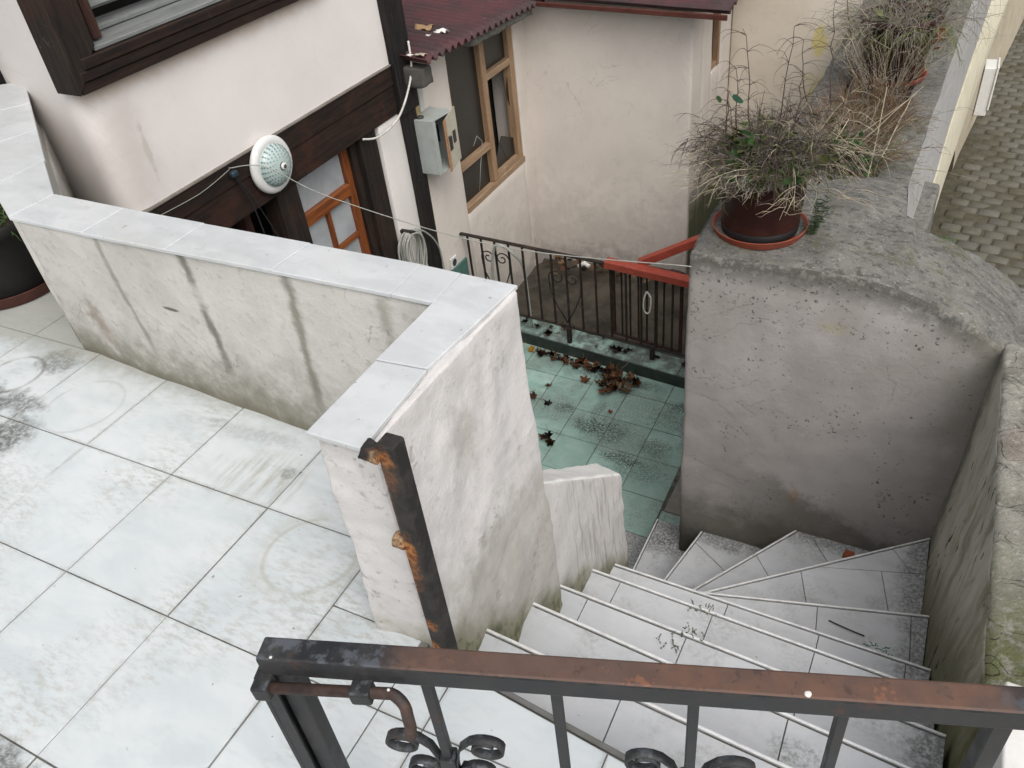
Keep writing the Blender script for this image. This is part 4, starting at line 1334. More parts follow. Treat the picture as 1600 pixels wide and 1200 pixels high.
sb = lumpy([(0.300, 1.10, -2.3), (0.95, 1.10, -2.3), (0.95, 2.92, -2.3), (0.300, 2.92, -2.3), (0.362, 1.10, -0.33), (0.95, 1.10, -0.35), (0.95, 2.92, -0.37), (0.362, 2.92, -0.36)], 0.035, 0.008, 5, 0.022, 3, 9.0, 0.006)
sb.normal_update()
for f in sb.faces:
    f.material_index = 1 if f.normal.z > 0.6 else 0
for v in sb.verts:
    if v.co.z > -0.38 and v.normal.z > 0.4:
        p = v.co
        v.co.z += noise.noise(p*9.0)*0.012 + noise.noise(p*24)*0.008
obj('wall', sb, [M['side'], M['rubble']], side, True)
obj('wall', lumpy([(0.300, -0.6, -2.3), (0.95, -0.6, -2.3), (0.95, 1.11, -2.3), (0.300, 1.11, -2.3), (0.338, -0.6, -0.035), (0.95, -0.6, -0.035), (0.95, 1.105, -0.335), (0.360, 1.105, -0.335)], 0.05, 0.006, 5, 0.015, 2, 10.0), M['side'], side, True)
wl = obj('white_slab', lumpy([(0.335, -0.5, -0.32), (0.80, -0.5, -0.32), (0.80, 1.165, -0.32), (0.335, 1.165, -0.32), (0.335, -0.5, 0.0), (0.80, -0.5, 0.0), (0.80, 1.165, 0.0), (0.335, 1.175, 0.0)], 0.06, 0.003, 9, 0.006, 2, 11.0), M['white_slab'], side, True)

# trough behind the block, its wall running along the street
tr = thing('planter_trough', (-0.4, 5.2, -2.2), 'long concrete trough full of pots along the street wall', 'planter')
def wx(y): return -0.095 + 0.03*(y-3.44)
obj('wall', lumpy([(-0.24, 3.44, -2.3), (wx(3.44)+.0, 3.44, -2.3), (wx(9.5), 9.5, -2.3), (0.0, 9.5, -2.3), (-0.235, 3.44, -0.19), (wx(3.44), 3.44, -0.19), (wx(9.5), 9.5, -0.19), (-0.06, 9.5, -0.19)], 0.05, 0.004, 5, 0.008, 2, 12.0, 0.003), M['concrete'], tr, True)
obj('wall', lumpy([(-0.72, 3.66, -2.3), (-0.55, 3.66, -2.3), (-0.55, 7.10, -2.3), (-0.72, 7.10, -2.3), (-0.70, 3.66, -0.20), (-0.55, 3.66, -0.20), (-0.55, 7.10, -0.24), (-0.72, 7.10, -0.24)], 0.05, 0.012, 5, 0.02, 2, 13.0, 0.006), M['concrete'], tr, True)
tb = bmesh.new()
add_box(tb, (-0.56, 3.69, -0.9), (-0.05, 7.2, -0.50))
obj('soil', tb, M['soil'], tr)

# street side of that wall: chalky board, cream band, tan board, stone ledge
sw = thing('street_wall', (0.1, 7.0, -2.0), 'cream painted wall with a chalky board along its top beside the paved street', 'wall')
lines = {  # height: (x, y) along the wall
    'top': (-0.205, [(-0.092, 3.44), (-0.072, 4.48), (0.052, 6.87), (0.16, 9.0)]),
}
def ruled(name, A, B, mat, thick=0.03, n=14):
    """a band between two lines in space, with thickness"""
    A = [Vector(p) for p in A]; B = [Vector(p) for p in B]
    bm = bmesh.new()
    def along(Lp, t):
        n_ = len(Lp)-1
        f = min(t*n_, n_-1e-6)
        return Lp[int(f)].lerp(Lp[int(f)+1], f-int(f))
    rings = []
    for k in range(n+1):
        a, b = along(A, k/n), along(B, k/n)
        back = V(-thick, 0, 0)
        mid = a.lerp(b, 0.5) + V(0.004, 0, 0)
        rings.append([bm.verts.new(p) for p in (a, mid, b, b+back, a+back)])
    for r0, r1 in zip(rings, rings[1:]):
        for k in range(5):
            bm.faces.new((r0[k], r0[(k+1) % 5], r1[(k+1) % 5], r1[k]))
    bm.faces.new(rings[0]); bm.faces.new(rings[-1][::-1])
    bmesh.ops.recalc_face_normals(bm, faces=bm.faces)
    return obj(name, bm, mat, sw)
ruled('chalky_board', [(-0.086, 3.70, -0.21), (-0.069, 4.493, -0.205), (-0.016, 5.496, -0.205), (0.048, 6.876, -0.205), (0.12, 8.6, -0.205)],
      [(-0.03, 3.72, -0.49), (0.018, 4.514, -0.50), (0.036, 5.30, -0.50), (0.074, 6.301, -0.50), (0.158, 8.3, -0.50)], M['board_white'], 0.05)
ruled('cream_band', [(-0.01, 3.9, -0.53), (0.026, 4.53, -0.51), (0.045, 5.35, -0.51), (0.085, 6.301, -0.51), (0.168, 8.3, -0.51)],
      [(0.022, 4.3, -0.78), (0.060, 5.028, -0.75), (0.088, 5.76, -0.75), (0.165, 7.081, -0.75), (0.295, 9.023, -0.75)], M['cream_band'], 0.05)
ruled('cream_band', [(0.020, 4.3, -0.79), (0.058, 5.028, -0.76), (0.086, 5.76, -0.76), (0.160, 7.081, -0.76), (0.290, 9.023, -0.76)],
      [(0.05, 5.0, -1.13), (0.085, 5.796, -1.10), (0.116, 6.402, -1.10), (0.155, 7.237, -1.10), (0.345, 10.396, -1.10)], M['cream_band'], 0.06)
ruled('tan_board', [(0.112, 6.6, -1.11), (0.150, 7.237, -1.11), (0.250, 9.074, -1.11), (0.340, 10.39, -1.11), (0.5, 12.4, -1.11)],
      [(0.165, 8.05, -1.97), (0.193, 8.431, -1.98), (0.270, 9.2, -1.99), (0.345, 9.95, -2.0), (0.68, 13.2, -2.0)], M['tan_board'], 0.05)
ruled('gap_shade_panel', [(-0.15, 3.5, -0.3), (-0.1, 5.0, -0.3), (0.02, 8.0, -0.3), (0.25, 12.5, -0.3)],
      [(-0.10, 3.5, -2.2), (-0.02, 5.0, -2.2), (0.11, 8.0, -2.2), (0.55, 12.5, -2.2)], M['door_dark'], 0.05)  # near-black colour stands in for the shade under the jutting cream band
obj('ledge_or_filler', lumpy([(-0.10, 3.70, -2.2), (0.035, 3.70, -2.2), (0.055, 4.29, -2.2), (-0.10, 4.33, -2.2), (-0.092, 3.70, -0.42), (0.028, 3.70, -0.42), (0.052, 4.27, -0.39), (-0.09, 4.31, -0.39)], 0.035, 0.008, 8, 0.012, 2, 14.0), M['concrete'], sw, True)

mb = thing('meter_box', (0.36, 8.9, -1.7), 'white plastic box fixed to the cream wall above the street setts', 'utility box')
obj('case', box((0.235, 8.60, -1.66), (0.335, 8.86, -1.22), 0.006), M['white_plastic'], mb)
obj('lid', box((0.335, 8.585, -1.60), (0.35, 8.875, -1.205), 0.004), M['white_plastic'], mb)

# ================================================================== HOUSE
house = thing('house', (-3.3, 3.2, -2.2), 'old pink plastered house with dark timber beams beside the terrace', 'house')
HX = -3.04
def wallp(lo, hi, mat=None, seed=0.0, step=0.07, sk=0.0):
    (x0, y0, z0), (x1, y1, z1) = lo, hi
    return obj('wall', lumpy([(x0, y0+sk, z0), (x1, y0, z0), (x1, y1, z0), (x0, y1, z0), (x0, y0+sk, z1), (x1, y0, z1), (x1, y1, z1), (x0, y1, z1)], step, 0.004, 3, 0.008, 2, seed), mat or M['house'], house, True)
# the wall turns the corner on the left in a soft curve
def bent_wall(z0, z1, s_end, seed):
    A, Bc, E_ = Vector((-4.9, 2.66)), Vector((HX, 2.05)), Vector((HX, s_end))
    u, w_ = (A-Bc).normalized(), Vector((0, 1))
    tl = 0.16
    pts = [A]
    for k in range(1, 24):
        q = A.lerp(Bc+u*tl, k/23)
        pts.append(q)
    for k in range(1, 8):
        t = k/8
        a, b_, c_ = Bc+u*tl, Bc, Bc+w_*tl
        pts.append(a*(1-t)**2 + b_*2*t*(1-t) + c_*t*t)
    nn = max(1, int((s_end-2.05-tl)/0.07))
    if s_end > 2.05+tl:
        for k in range(nn+1):
            pts.append((Bc+w_*tl).lerp(E_, k/nn))
    bm = bmesh.new()
    nz = max(1, int((z1-z0)/0.08))
    rows = [[bm.verts.new((p.x, p.y, z0+(z1-z0)*k/nz)) for k in range(nz+1)] for p in pts]
    fv_ = set(v for r_ in rows for v in r_)
    back = []
    for i, p in enumerate(pts):
        d = (pts[min(i+1, len(pts)-1)]-pts[max(i-1, 0)]).normalized()
        n_ = Vector((-d.y, d.x))*0.12
        back.append([bm.verts.new((p.x+n_.x, p.y+n_.y, z0)), bm.verts.new((p.x+n_.x, p.y+n_.y, z1))])
    for i in range(len(pts)-1):
        for k in range(nz):
            bm.faces.new((rows[i][k], rows[i+1][k], rows[i+1][k+1], rows[i][k+1]))
        bm.faces.new((back[i][0], back[i][1], back[i+1][1], back[i+1][0]))
        bm.faces.new((rows[i][nz], rows[i+1][nz], back[i+1][1], back[i][1]))
        bm.faces.new((rows[i][0], back[i][0], back[i+1][0], rows[i+1][0]))
    bm.faces.new([rows[-1][k] for k in range(nz+1)] + [back[-1][1], back[-1][0]])
    bmesh.ops.recalc_face_normals(bm, faces=bm.faces)
    bm.normal_update()
    for v in bm.verts:
        v.co += v.normal*(noise.noise(v.co*3+Vector((seed, 0, 0)))*0.004)
    for f in bm.faces:
        f.smooth = all(v in fv_ for v in f.verts)
    bmesh.ops.split_edges(bm, edges=[e for e in bm.edges if len(e.link_faces) == 2 and e.link_faces[0].smooth != e.link_faces[1].smooth])
    o = obj('wall', bm, M['house'], house)
    return o
bent_wall(0.092, 0.634, 4.14, 20)
bent_wall(-2.3, 0.0918, 2.26, 20)
bent_wall(0.6342, 2.4, 2.19, 20)
wallp((HX-0.2, 3.62, 0.644), (HX, 4.14, 2.2), seed=21)
obj('ledge_or_filler', lumpy([(-3.84, 2.30, 0.0), (-2.58, 1.45, 0.0), (-2.62, 1.53, 0.0), (-3.80, 2.36, 0.0), (-3.84, 2.30, 0.42), (-2.58, 1.45, 0.30), (-2.62, 1.53, 0.28), (-3.80, 2.36, 0.40)], 0.05, 0.006, 4, 0.01, 2, 19), M['parapet'], house, True)  # plaster filler added in the gap by the leg to bounce light
# lower storey masonry
wallp((HX-0.12, 3.895, -2.3), (HX-0.006, 4.14, -0.205), seed=24)
wallp((HX-0.24, 4.28, -2.3), (HX-0.004, 4.755, 0.055), M['yard_wall'], seed=25)
wallp((HX-0.24, 4.757, -2.3), (HX-0.004, 5.74, -1.215), M['yard_wall'], seed=26)
wallp((HX-0.24, 5.742, -2.3), (HX-0.004, 6.1, -0.03), M['yard_wall'], seed=27)
obj('skirting', box((HX-0.01, 4.29, -2.2), (HX+0.012, 4.62, -1.50), 0.003), flat('green_skirting', (0.09, 0.19, 0.16), 0.5, scale=10), house)
# near-black panels stand in for the shade inside, behind the openings
obj('unlit_inside_panel', box((HX-0.42, 4.3, -2.3), (HX-0.26, 6.4, 0.10)), M['dark_void'], house)
obj('unlit_inside_panel', box((HX-0.75, 2.2, -2.3), (HX-0.70, 4.2, 0.0)), M['dark_void'], house)
obj('unlit_inside_panel', box((HX-0.9, 2.1, 0.5), (HX-0.85, 3.8, 2.2)), M['dark_void'], house)
# corner post
obj('corner_post', hexa([(HX-0.14, 4.145, -2.25), (HX+0.02, 4.145, -2.25), (HX+0.02, 4.268, -2.25), (HX-0.14, 4.268, -2.25), (HX-0.14, 4.13, -0.21), (HX+0.03, 4.125, -0.21), (HX+0.03, 4.275, -0.21), (HX-0.14, 4.275, -0.21)], 0.006), M['post_wood'], house)
obj('corner_post', hexa([(HX-0.14, 4.12, -0.212), (HX+0.045, 4.11, -0.212), (HX+0.045, 4.30, -0.212), (HX-0.14, 4.30, -0.212), (HX-0.14, 4.12, 2.2), (HX+0.045, 4.12, 2.2), (HX+0.045, 4.31, 2.2), (HX-0.14, 4.31, 2.2)], 0.006), M['post_wood'], house)
# beam: two broad boards and a fillet
obj('beam', box((HX-0.1, 2.12, -0.022), (HX+0.012, 4.11, 0.088), 0.004), M['beam'], house)
obj('beam', box((HX-0.1, 2.12, -0.198), (HX+0.004, 4.11, -0.026), 0.004), M['beam'], house)
obj('beam', box((HX-0.02, 2.13, 0.0905), (HX+0.018, 4.11, 0.100), 0.002), flat('beam_fillet', (0.20, 0.18, 0.155), 0.8, scale=12), house)
# door bay
obj('door_post', box((HX-0.13, 3.72, -2.25), (HX-0.025, 3.885, -0.2), 0.005), M['door_dark'], house)
obj('door_post', box((HX-0.16, 3.665, -2.25), (HX-0.06, 3.715, -0.2), 0.004), M['door_dark'], house)
obj('door_post', box((HX-0.13, 2.94, -2.25), (HX-0.01, 3.105, -0.2), 0.005), M['door_dark'], house)
obj('door_post', box((HX-0.13, 2.30, -2.25), (HX-0.02, 2.42, -0.2), 0.005), M['door_dark'], house)
obj('door_post', box((HX-0.2, 2.78, -2.25), (HX-0.13, 2.83, -0.2), 0.004), M['red_jamb'], house)
door = thing('door', (HX-0.1, 3.4, -2.2), None, None)
door.parent = house
door.location = Vector((HX-0.1, 3.4, -2.2)) - ORG[house.name]
DX = HX-0.105
def dv(y0, y1, z0, z1, t=0.02):
    obj('stile', box((DX-0.02, y0, z0), (DX+t, y1, z1), 0.004), M['door_wood_v'], door)
def dh(y0, y1, z0, z1, t=0.022):
    obj('rail', box((DX-0.02, y0, z0), (DX+t, y1, z1), 0.004), M['door_wood_h'], door)
dv(3.60, 3.66, -2.2, -0.2)
dv(3.106, 3.135, -2.2, -0.2, 0.015)
dh(3.135, 3.60, -0.52, -0.445, 0.03)
dh(3.385, 3.60, -0.80, -0.765, 0.015)
dh(3.135, 3.385, -0.86, -0.82, 0.015)
dv(3.36, 3.395, -1.3, -0.52, 0.014)
dh(3.135, 3.60, -1.3, -1.2)
for (y0, y1, z0, z1) in ((3.135, 3.60, -0.445, -0.205), (3.135, 3.36, -0.82, -0.52), (3.395, 3.60, -0.765, -0.52), (3.395, 3.60, -1.2, -0.80), (3.135, 3.36, -1.2, -0.86)):
    obj('pane', box((DX-0.012, y0, z0), (DX-0.006, y1, z1)), M['frosted'], door)
obj('panel', box((DX-0.015, 3.135, -2.2), (DX, 3.60, -1.3)), M['door_wood_v'], door)

# upper window: heavy dark casing, grey boards inside
win = thing('window', (HX, 2.9, 0.8), None, None)
win.parent = house
win.location = Vector((HX, 2.9, 0.8)) - ORG[house.name]
obj('casing', hexa([(HX-0.1, 2.055, 0.635), (HX+0.055, 2.045, 0.635), (HX+0.055, 2.190, 0.79), (HX-0.1, 2.24, 0.79), (HX-0.1, 2.055, 2.1), (HX+0.055, 2.045, 2.1), (HX+0.055, 2.190, 2.1), (HX-0.1, 2.24, 2.1)], 0.005), M['door_dark'], win)
obj('sill_board', box((HX-0.1, 2.06, 0.637), (HX+0.05, 3.62, 0.676), 0.004), M['beam'], win)
obj('sill_board', box((HX-0.1, 2.075, 0.679), (HX+0.058, 3.62, 0.717), 0.004), M['beam'], win)
obj('sill_board', box((HX-0.1, 2.10, 0.720), (HX+0.064, 3.62, 0.762), 0.004), M['beam'], win)
obj('jamb', box((HX-0.10, 2.242, 0.79), (HX-0.005, 2.285, 2.1), 0.005), M['red_jamb'], win)
obj('ledge_board', box((HX-0.20, 2.19, 0.7645), (HX+0.045, 3.62, 0.782), 0.003), M['grey_plank'], win)
obj('shutter_board', hexa([(HX-0.22, 2.25, 0.80), (HX-0.13, 2.25, 0.787), (HX-0.13, 3.62, 0.787), (HX-0.22, 3.62, 0.80), (HX-0.22, 2.25, 0.815), (HX-0.13, 2.25, 0.80), (HX-0.13, 3.62, 0.80), (HX-0.22, 3.62, 0.815)]), M['grey_plank'], win)
for k in range(9):
    z = 0.865 + k*0.085
    obj('shutter_board', hexa([(HX-0.20, 2.25, z+0.05), (HX-0.14, 2.25, z), (HX-0.14, 3.62, z), (HX-0.20, 3.62, z+0.05), (HX-0.19, 2.25, z+0.062), (HX-0.13, 2.25, z+0.012), (HX-0.13, 3.62, z+0.012), (HX-0.19, 3.62, z+0.062)]), M['grey_plank'], win)

# lower window with a broken pane
w2 = thing('window', (HX, 5.25, -0.7), None, None)
w2.parent = house
w2.location = Vector((HX, 5.25, -0.7)) - ORG[house.name]
FX0, FX1 = HX-0.085, HX-0.012
def fv(y0, y1, z0, z1, d=0.0): obj('frame_upright', box((FX0, y0, z0), (FX1+d, y1, z1), 0.004), M['frame_v'], w2)
def fh(y0, y1, z0, z1, d=0.0, nm='frame_rail'): obj(nm, box((FX0, y0, z0), (FX1+d, y1, z1), 0.004), M['frame_h'], w2)
fv(4.76, 4.768, -1.16, 0.0)
fv(5.215, 5.285, -1.16, 0.0, 0.004)
fv(5.665, 5.735, -1.16, 0.0)
fh(4.757, 5.745, -1.212, -1.162, 0.012, 'sill')
fh(4.768, 5.215, -0.885, -0.835, 0.006)
fh(5.285, 5.665, -0.395, -0.345, 0.006)
fh(5.285, 5.665, -1.162, -1.12, 0.002)
fh(4.757, 5.745, 0.0, 0.06)
for (y0, y1, z0, z1) in ((4.768, 5.215, -0.835, 0.0), (4.768, 5.215, -1.162, -0.885), (5.285, 5.665, -0.345, 0.0)):
    obj('pane', box((FX0+0.03, y0, z0), (FX0+0.034, y1, z1)), M['dark_pane'], w2)
# the broken pane: shards left in the frame
for poly in (((5.285, -1.12), (5.52, -1.12), (5.42, -0.93), (5.37, -1.02), (5.285, -0.98)), ((5.285, -0.395), (5.285, -0.52), (5.33, -0.46), (5.36, -0.395)), ((5.665, -0.5), (5.64, -0.62), (5.665, -0.72)), ((5.525, -1.12), (5.665, -1.12), (5.665, -0.98), (5.47, -0.89), (5.43, -0.935))):
    sh = bmesh.new()
    fr = [sh.verts.new((FX0+0.034, y, z)) for y, z in poly]
    bk = [sh.verts.new((FX0+0.030, y, z)) for y, z in poly]
    sh.faces.new(fr); sh.faces.new(bk[::-1])
    for k in range(len(poly)):
        sh.faces.new((fr[k], bk[k], bk[(k+1) % len(poly)], fr[(k+1) % len(poly)]))
    bmesh.ops.recalc_face_normals(sh, faces=sh.faces)
    obj('glass_shard', sh, M['dark_pane'], w2)
obj('window_cord', tube([(HX-0.03, 5.0, -0.78), (HX-0.02, 5.05, -0.72), (HX-0.01, 5.1, -0.78), (HX-0.02, 5.05, -0.95), (HX-0.03, 5.0, -1.14)], 0.003, 6), M['cable_grey'], w2, True)
obj('board_strip', box((HX+0.0, 4.282, -0.285), (HX+0.012, 4.33, 0.05), 0.002), flat('ochre_board', (0.42, 0.30, 0.13), 0.8, scale=10), house)
obj('board_strip', box((HX+0.0, 4.345, -0.28), (HX+0.016, 4.40, 0.05), 0.002), flat('pale_board', (0.55, 0.55, 0.51), 0.8, scale=10), house)

# yard wall block
yw = thing('outbuilding', (-2.4, 7.0, -2.2), 'cream plastered outbuilding under a dark red corrugated roof behind the yard', 'building')
def wall2(name, c8, mat, parent, seed, step=0.08):
    return obj(name, lumpy(c8, step, 0.006, 2.5, 0.012, 2, seed), mat, parent, True)
wall2('wall', [(-3.10, 5.93, -2.4), (-1.73, 6.02, -2.4), (-1.73, 6.3, -2.4), (-3.10, 6.25, -2.4), (-3.10, 5.93, 0.04), (-1.735, 6.02, -0.02), (-1.735, 6.3, -0.01), (-3.10, 6.25, 0.04)], M['yard_wall'], yw, 30)
for c in (((6.3, 6.56), (-2.4, -0.02)), ((6.56, 6.82), (-2.4, -0.70)), ((6.82, 7.15), (-2.4, -0.02))):
    (y0, y1), (z0, z1) = c
    wall2('wall', [(-2.0, y0+.001, z0), (-1.73, y0+.001, z0), (-1.73, y1-.001, z0), (-2.0, y1-.001, z0), (-2.0, y0+.001, z1), (-1.735, y0+.001, z1), (-1.735, y1-.001, z1), (-2.0, y1-.001, z1)], M['yard_wall'], yw, 31+y0)
wn_ = thing('window', (-1.75, 6.69, -0.5), None, None)
wn_.parent = yw
wn_.location = Vector((-1.75, 6.69, -0.5)) - ORG[yw.name]
obj('frame_upright', box((-1.80, 6.562, -0.698), (-1.75, 6.60, -0.05), 0.003), M['frame_v'], wn_)
obj('frame_upright', box((-1.80, 6.77, -0.698), (-1.74, 6.818, -0.05), 0.003), M['frame_v'], wn_)
obj('frame_rail', box((-1.80, 6.60, -0.698), (-1.75, 6.77, -0.66), 0.003), M['frame_h'], wn_)
obj('pane', box((-1.79, 6.60, -0.66), (-1.786, 6.77, -0.05)), M['dark_pane'], wn_)
cw = thing('garden_wall', (-1.0, 7.2, -2.2), 'cream wall with peeling yellow patches behind the potted plants', 'wall')
wall2('wall', [(-1.728, 7.13, -2.4), (-0.05, 7.16, -2.4), (-0.05, 7.4, -2.4), (-1.728, 7.4, -2.4), (-1.728, 7.13, 1.2), (-0.05, 7.16, 1.2), (-0.05, 7.4, 1.2), (-1.728, 7.4, 1.2)], M['cream_wall'], cw, 35)
# broken pipe stub along the base of that outbuilding
tag(obj('handrail', tube([(-1.66, 6.15, -1.40), (-1.66, 6.78, -1.27)], 0.012, 8), M['iron'], None, True, (-1.66, 6.4, -1.35)), 'short dark rusted rail sloping along the mossy outbuilding side', 'rail')

# corrugated roof
rf = thing('corrugated_roof', (-3.2, 5.2, 0.1), None, None)
rf.parent = yw
rf.location = Vector((-3.2, 5.2, 0.1)) - ORG[yw.name]
def roof_sheet(x0, x1, y0, y1, zf, mat, per=0.082, amp=0.017):
    bm = bmesh.new()
    ny = int((y1-y0)/per*10)
    nx_ = 24
    top = []; bot = []
    for i in range(nx_+1):
        x = x0+(x1-x0)*i/nx_
        ra, rb = [], []
        for j in range(ny+1):
            y = y0+(y1-y0)*j/ny
            wv = math.cos(2*math.pi*(y-y0)/per)
            wv = (abs(wv)**0.8)*(1 if wv > 0 else -1)
            z = zf(x, y) + amp*wv + 0.004*noise.noise(Vector((x*3, y*3, 1)))
            ra.append(bm.verts.new((x + 0.012*noise.noise(Vector((0, y*6, 2)))*(1 if i == nx_ else 0), y, z)))
            rb.append(bm.verts.new((x + 0.012*noise.noise(Vector((0, y*6, 2)))*(1 if i == nx_ else 0), y, z-0.006)))
        top.append(ra); bot.append(rb)
    for i in range(nx_):
        for j in range(ny):
            bm.faces.new((top[i][j], top[i+1][j], top[i+1][j+1], top[i][j+1]))
            bm.faces.new((bot[i][j], bot[i][j+1], bot[i+1][j+1], bot[i+1][j]))
    for j in range(ny):
        bm.faces.new((top[0][j], top[0][j+1], bot[0][j+1], bot[0][j]))
        bm.faces.new((top[nx_][j+1], top[nx_][j], bot[nx_][j], bot[nx_][j+1]))
    for i in range(nx_):
        bm.faces.new((top[i+1][0], top[i][0], bot[i][0], bot[i+1][0]))
        bm.faces.new((top[i][ny], top[i+1][ny], bot[i+1][ny], bot[i][ny]))
    return obj('roof_sheet', bm, mat, rf, True)
SL = 0.20
def zroof(x, y): return 0.095 - 0.05*(y-4.3) + SL*(-2.82-x)*0.62
roof_sheet(-4.9, -2.82, 4.18, 5.90, zroof, M['roof'])
def zroof2(x, y): return 0.055 - 0.055*(x+2.8) + 0.10*(y-5.75)
roof_sheet(-4.5, -1.42, 5.76, 8.6, zroof2, M['roof'])
obj('eave_flashing', hexa([(-2.83, 5.735, 0.005), (-1.425, 5.735, -0.065), (-1.425, 5.755, -0.065), (-2.83, 5.755, 0.005), (-2.83, 5.735, 0.035), (-1.425, 5.735, -0.03), (-1.425, 5.755, -0.03), (-2.83, 5.755, 0.035)], 0.003), M['saucer_dark'], rf)
obj('rafter_end', lumpy([(-3.04, 4.19, -0.06), (-2.86, 4.19, -0.06), (-2.86, 4.30, -0.06), (-3.04, 4.30, -0.06), (-3.04, 4.19, 0.06), (-2.86, 4.19, 0.05), (-2.86, 4.30, 0.05), (-3.04, 4.30, 0.06)], 0.03, 0.01, 9, 0.008, 2, 40), flat('rotten_board_end', (0.085, 0.08, 0.072), 0.9, scale=20), rf, True)
obj('eave_board', lumpy([(-3.04, 4.85, -0.015), (-2.87, 4.85, -0.015), (-2.87, 5.75, -0.055), (-3.04, 5.75, -0.055), (-3.04, 4.85, 0.035), (-2.87, 4.85, 0.035), (-2.87, 5.75, -0.005), (-3.04, 5.75, -0.005)], 0.05, 0.012, 10, 0.004, 1, 41), M['concrete'], rf, True)

# ================================================================== LAMP, BOXES, WIRES ON THE HOUSE
lamp = thing('wall_lamp', (HX+0.02, 2.925, -0.02), 'round white lamp with a dotted glass dome on the dark beam', 'lamp')
def disc_x(prof, cy, cz, x0, n=48, k=1.0):
    bm = lathe([(r_*k, h*k) for r_, h in prof], 0, 0, n)
    bmesh.ops.rotate(bm, verts=bm.verts, cent=(0, 0, 0), matrix=Matrix.Rotation(R(90), 3, 'Y'))
    bmesh.ops.translate(bm, verts=bm.verts, vec=(x0, cy, cz))
    return bm
LY, LZ, LX = 2.925, -0.02, HX+0.014
obj('rim', disc_x([(0.0, 0.0), (0.150, 0.0), (0.162, 0.010), (0.163, 0.025), (0.152, 0.040), (0.128, 0.046), (0.118, 0.042), (0.0, 0.040)], LY, LZ, LX, k=0.9), M['white_plastic'], lamp, True)
dp = [(0.119*math.cos(t), 0.042+0.062*math.sin(t)) for t in [k*math.pi/2/12 for k in range(13)]]
dp[-1] = (0.0, dp[-1][1])
obj('glass_dome', disc_x(dp, LY, LZ, LX, k=0.9), M['lamp_glass'], lamp, True)
dots = bmesh.new()
for rg, (t, n_) in enumerate(((0.22, 24), (0.42, 24), (0.62, 24), (0.80, 20), (0.97, 16), (1.12, 12))):
    for k in range(n_):
        a = 2*math.pi*k/n_
        r_, h = 0.9*0.1195*math.cos(t), 0.9*(0.042+0.0625*math.sin(t))
        ctr = Vector((LX+h, LY+r_*math.cos(a), LZ+r_*math.sin(a)))
        nr = Vector((math.sin(t)*1.4, math.cos(t)*math.cos(a), math.cos(t)*math.sin(a))).normalized()
        tg = nr.cross(Vector((0, -math.sin(a), math.cos(a)))).normalized()
        t2 = nr.cross(tg).normalized()
        s1, s2 = 0.0052*(1-rg*0.09), 0.0042*(1-rg*0.1)
        add_hex(dots, [ctr+tg*(-s1)+t2*(-s2)-nr*.001, ctr+tg*s1+t2*(-s2)-nr*.001, ctr+tg*s1+t2*s2-nr*.001, ctr+tg*(-s1)+t2*s2-nr*.001,
                       ctr+tg*(-s1)+t2*(-s2)+nr*.0008, ctr+tg*s1+t2*(-s2)+nr*.0008, ctr+tg*s1+t2*s2+nr*.0008, ctr+tg*(-s1)+t2*s2+nr*.0008])
bmesh.ops.recalc_face_normals(dots, faces=dots.faces)
do = obj('glass_dots', dots, M['dot'], lamp)
obj('finial', disc_x([(0.0, 0.125), (0.008, 0.124), (0.012, 0.117), (0.02, 0.112), (0.024, 0.104), (0.022, 0.096)], LY, LZ, LX, 24, 0.9), M['dark_metal'], lamp, True)
obj('finial_ring', disc_x([(0.012, 0.120), (0.016, 0.119), (0.021, 0.1125), (0.0215, 0.108), (0.012, 0.108)], LY, LZ, LX, 24, 0.9), M['white_plastic'], lamp, True)

eb = thing('electric_box', (HX+0.08, 4.38, -0.5), 'open grey metal electric box with a rusty door on the yard wall', 'electric box')
ex0, ex1, ey0, ey1, ez0, ez1 = HX, HX+0.165, 4.225, 4.445, -0.645, -0.29
t_ = 0.006
obj('side', box((ex0, ey0, ez0), (ex1, ey0+t_, ez1), 0.002), M['box_metal'], eb)
obj('side', box((ex0, ey1+0.02, ez0), (ex1-0.02, ey1+0.02+t_, ez1), 0.002), M['box_metal'], eb)
obj('top', hexa([(ex0, ey0, ez1), (ex1, ey0, ez1), (ex1+0.01, ey1+0.02, ez1-0.012), (ex0, ey1+0.02, ez1), (ex0, ey0, ez1+t_), (ex1, ey0, ez1+t_), (ex1+0.01, ey1+0.02, ez1-0.006), (ex0, ey1+0.02, ez1+t_)], 0.001), M['box_metal'], eb)
obj('bottom', box((ex0, ey0+t_, ez0), (ex1, ey1+0.02, ez0+t_)), M['box_metal'], eb)
obj('back', box((ex0+0.002, ey0+t_, ez0+t_), (ex0+0.008, ey1+0.02, ez1)), M['dark_void'], eb)  # shade inside the open box put into the colour
obj('front_lip', box((ex1-0.004, ey0+t_, ez0+t_), (ex1, ey0+0.035, ez1-.001)), M['box_metal'], eb)
obj('fuse_block', box((ex0+0.02, ey0+0.06, ez0+0.14), (ex0+0.07, ey1-0.01, ez0+0.26), 0.005), M['cable_black'], eb)
obj('meter', box((ex0+0.03, ey0+0.06, ez0+0.02), (ex0+0.10, ey0+0.14, ez0+0.06), 0.01, 2), M['cable_grey'], eb)
dd = hexa([(ex1-0.02, ey1+0.012, ez0-0.02), (ex1+0.135, ey1-0.085, ez0-0.015), (ex1+0.139, ey1-0.079, ez0-0.015), (ex1-0.018, ey1+0.018, ez0-0.02),
           (ex1-0.02, ey1+0.012, ez1-0.0), (ex1+0.135, ey1-0.085, ez1+0.0), (ex1+0.139, ey1-0.079, ez1+0.0), (ex1-0.018, ey1+0.018, ez1-0.0)], 0.001)
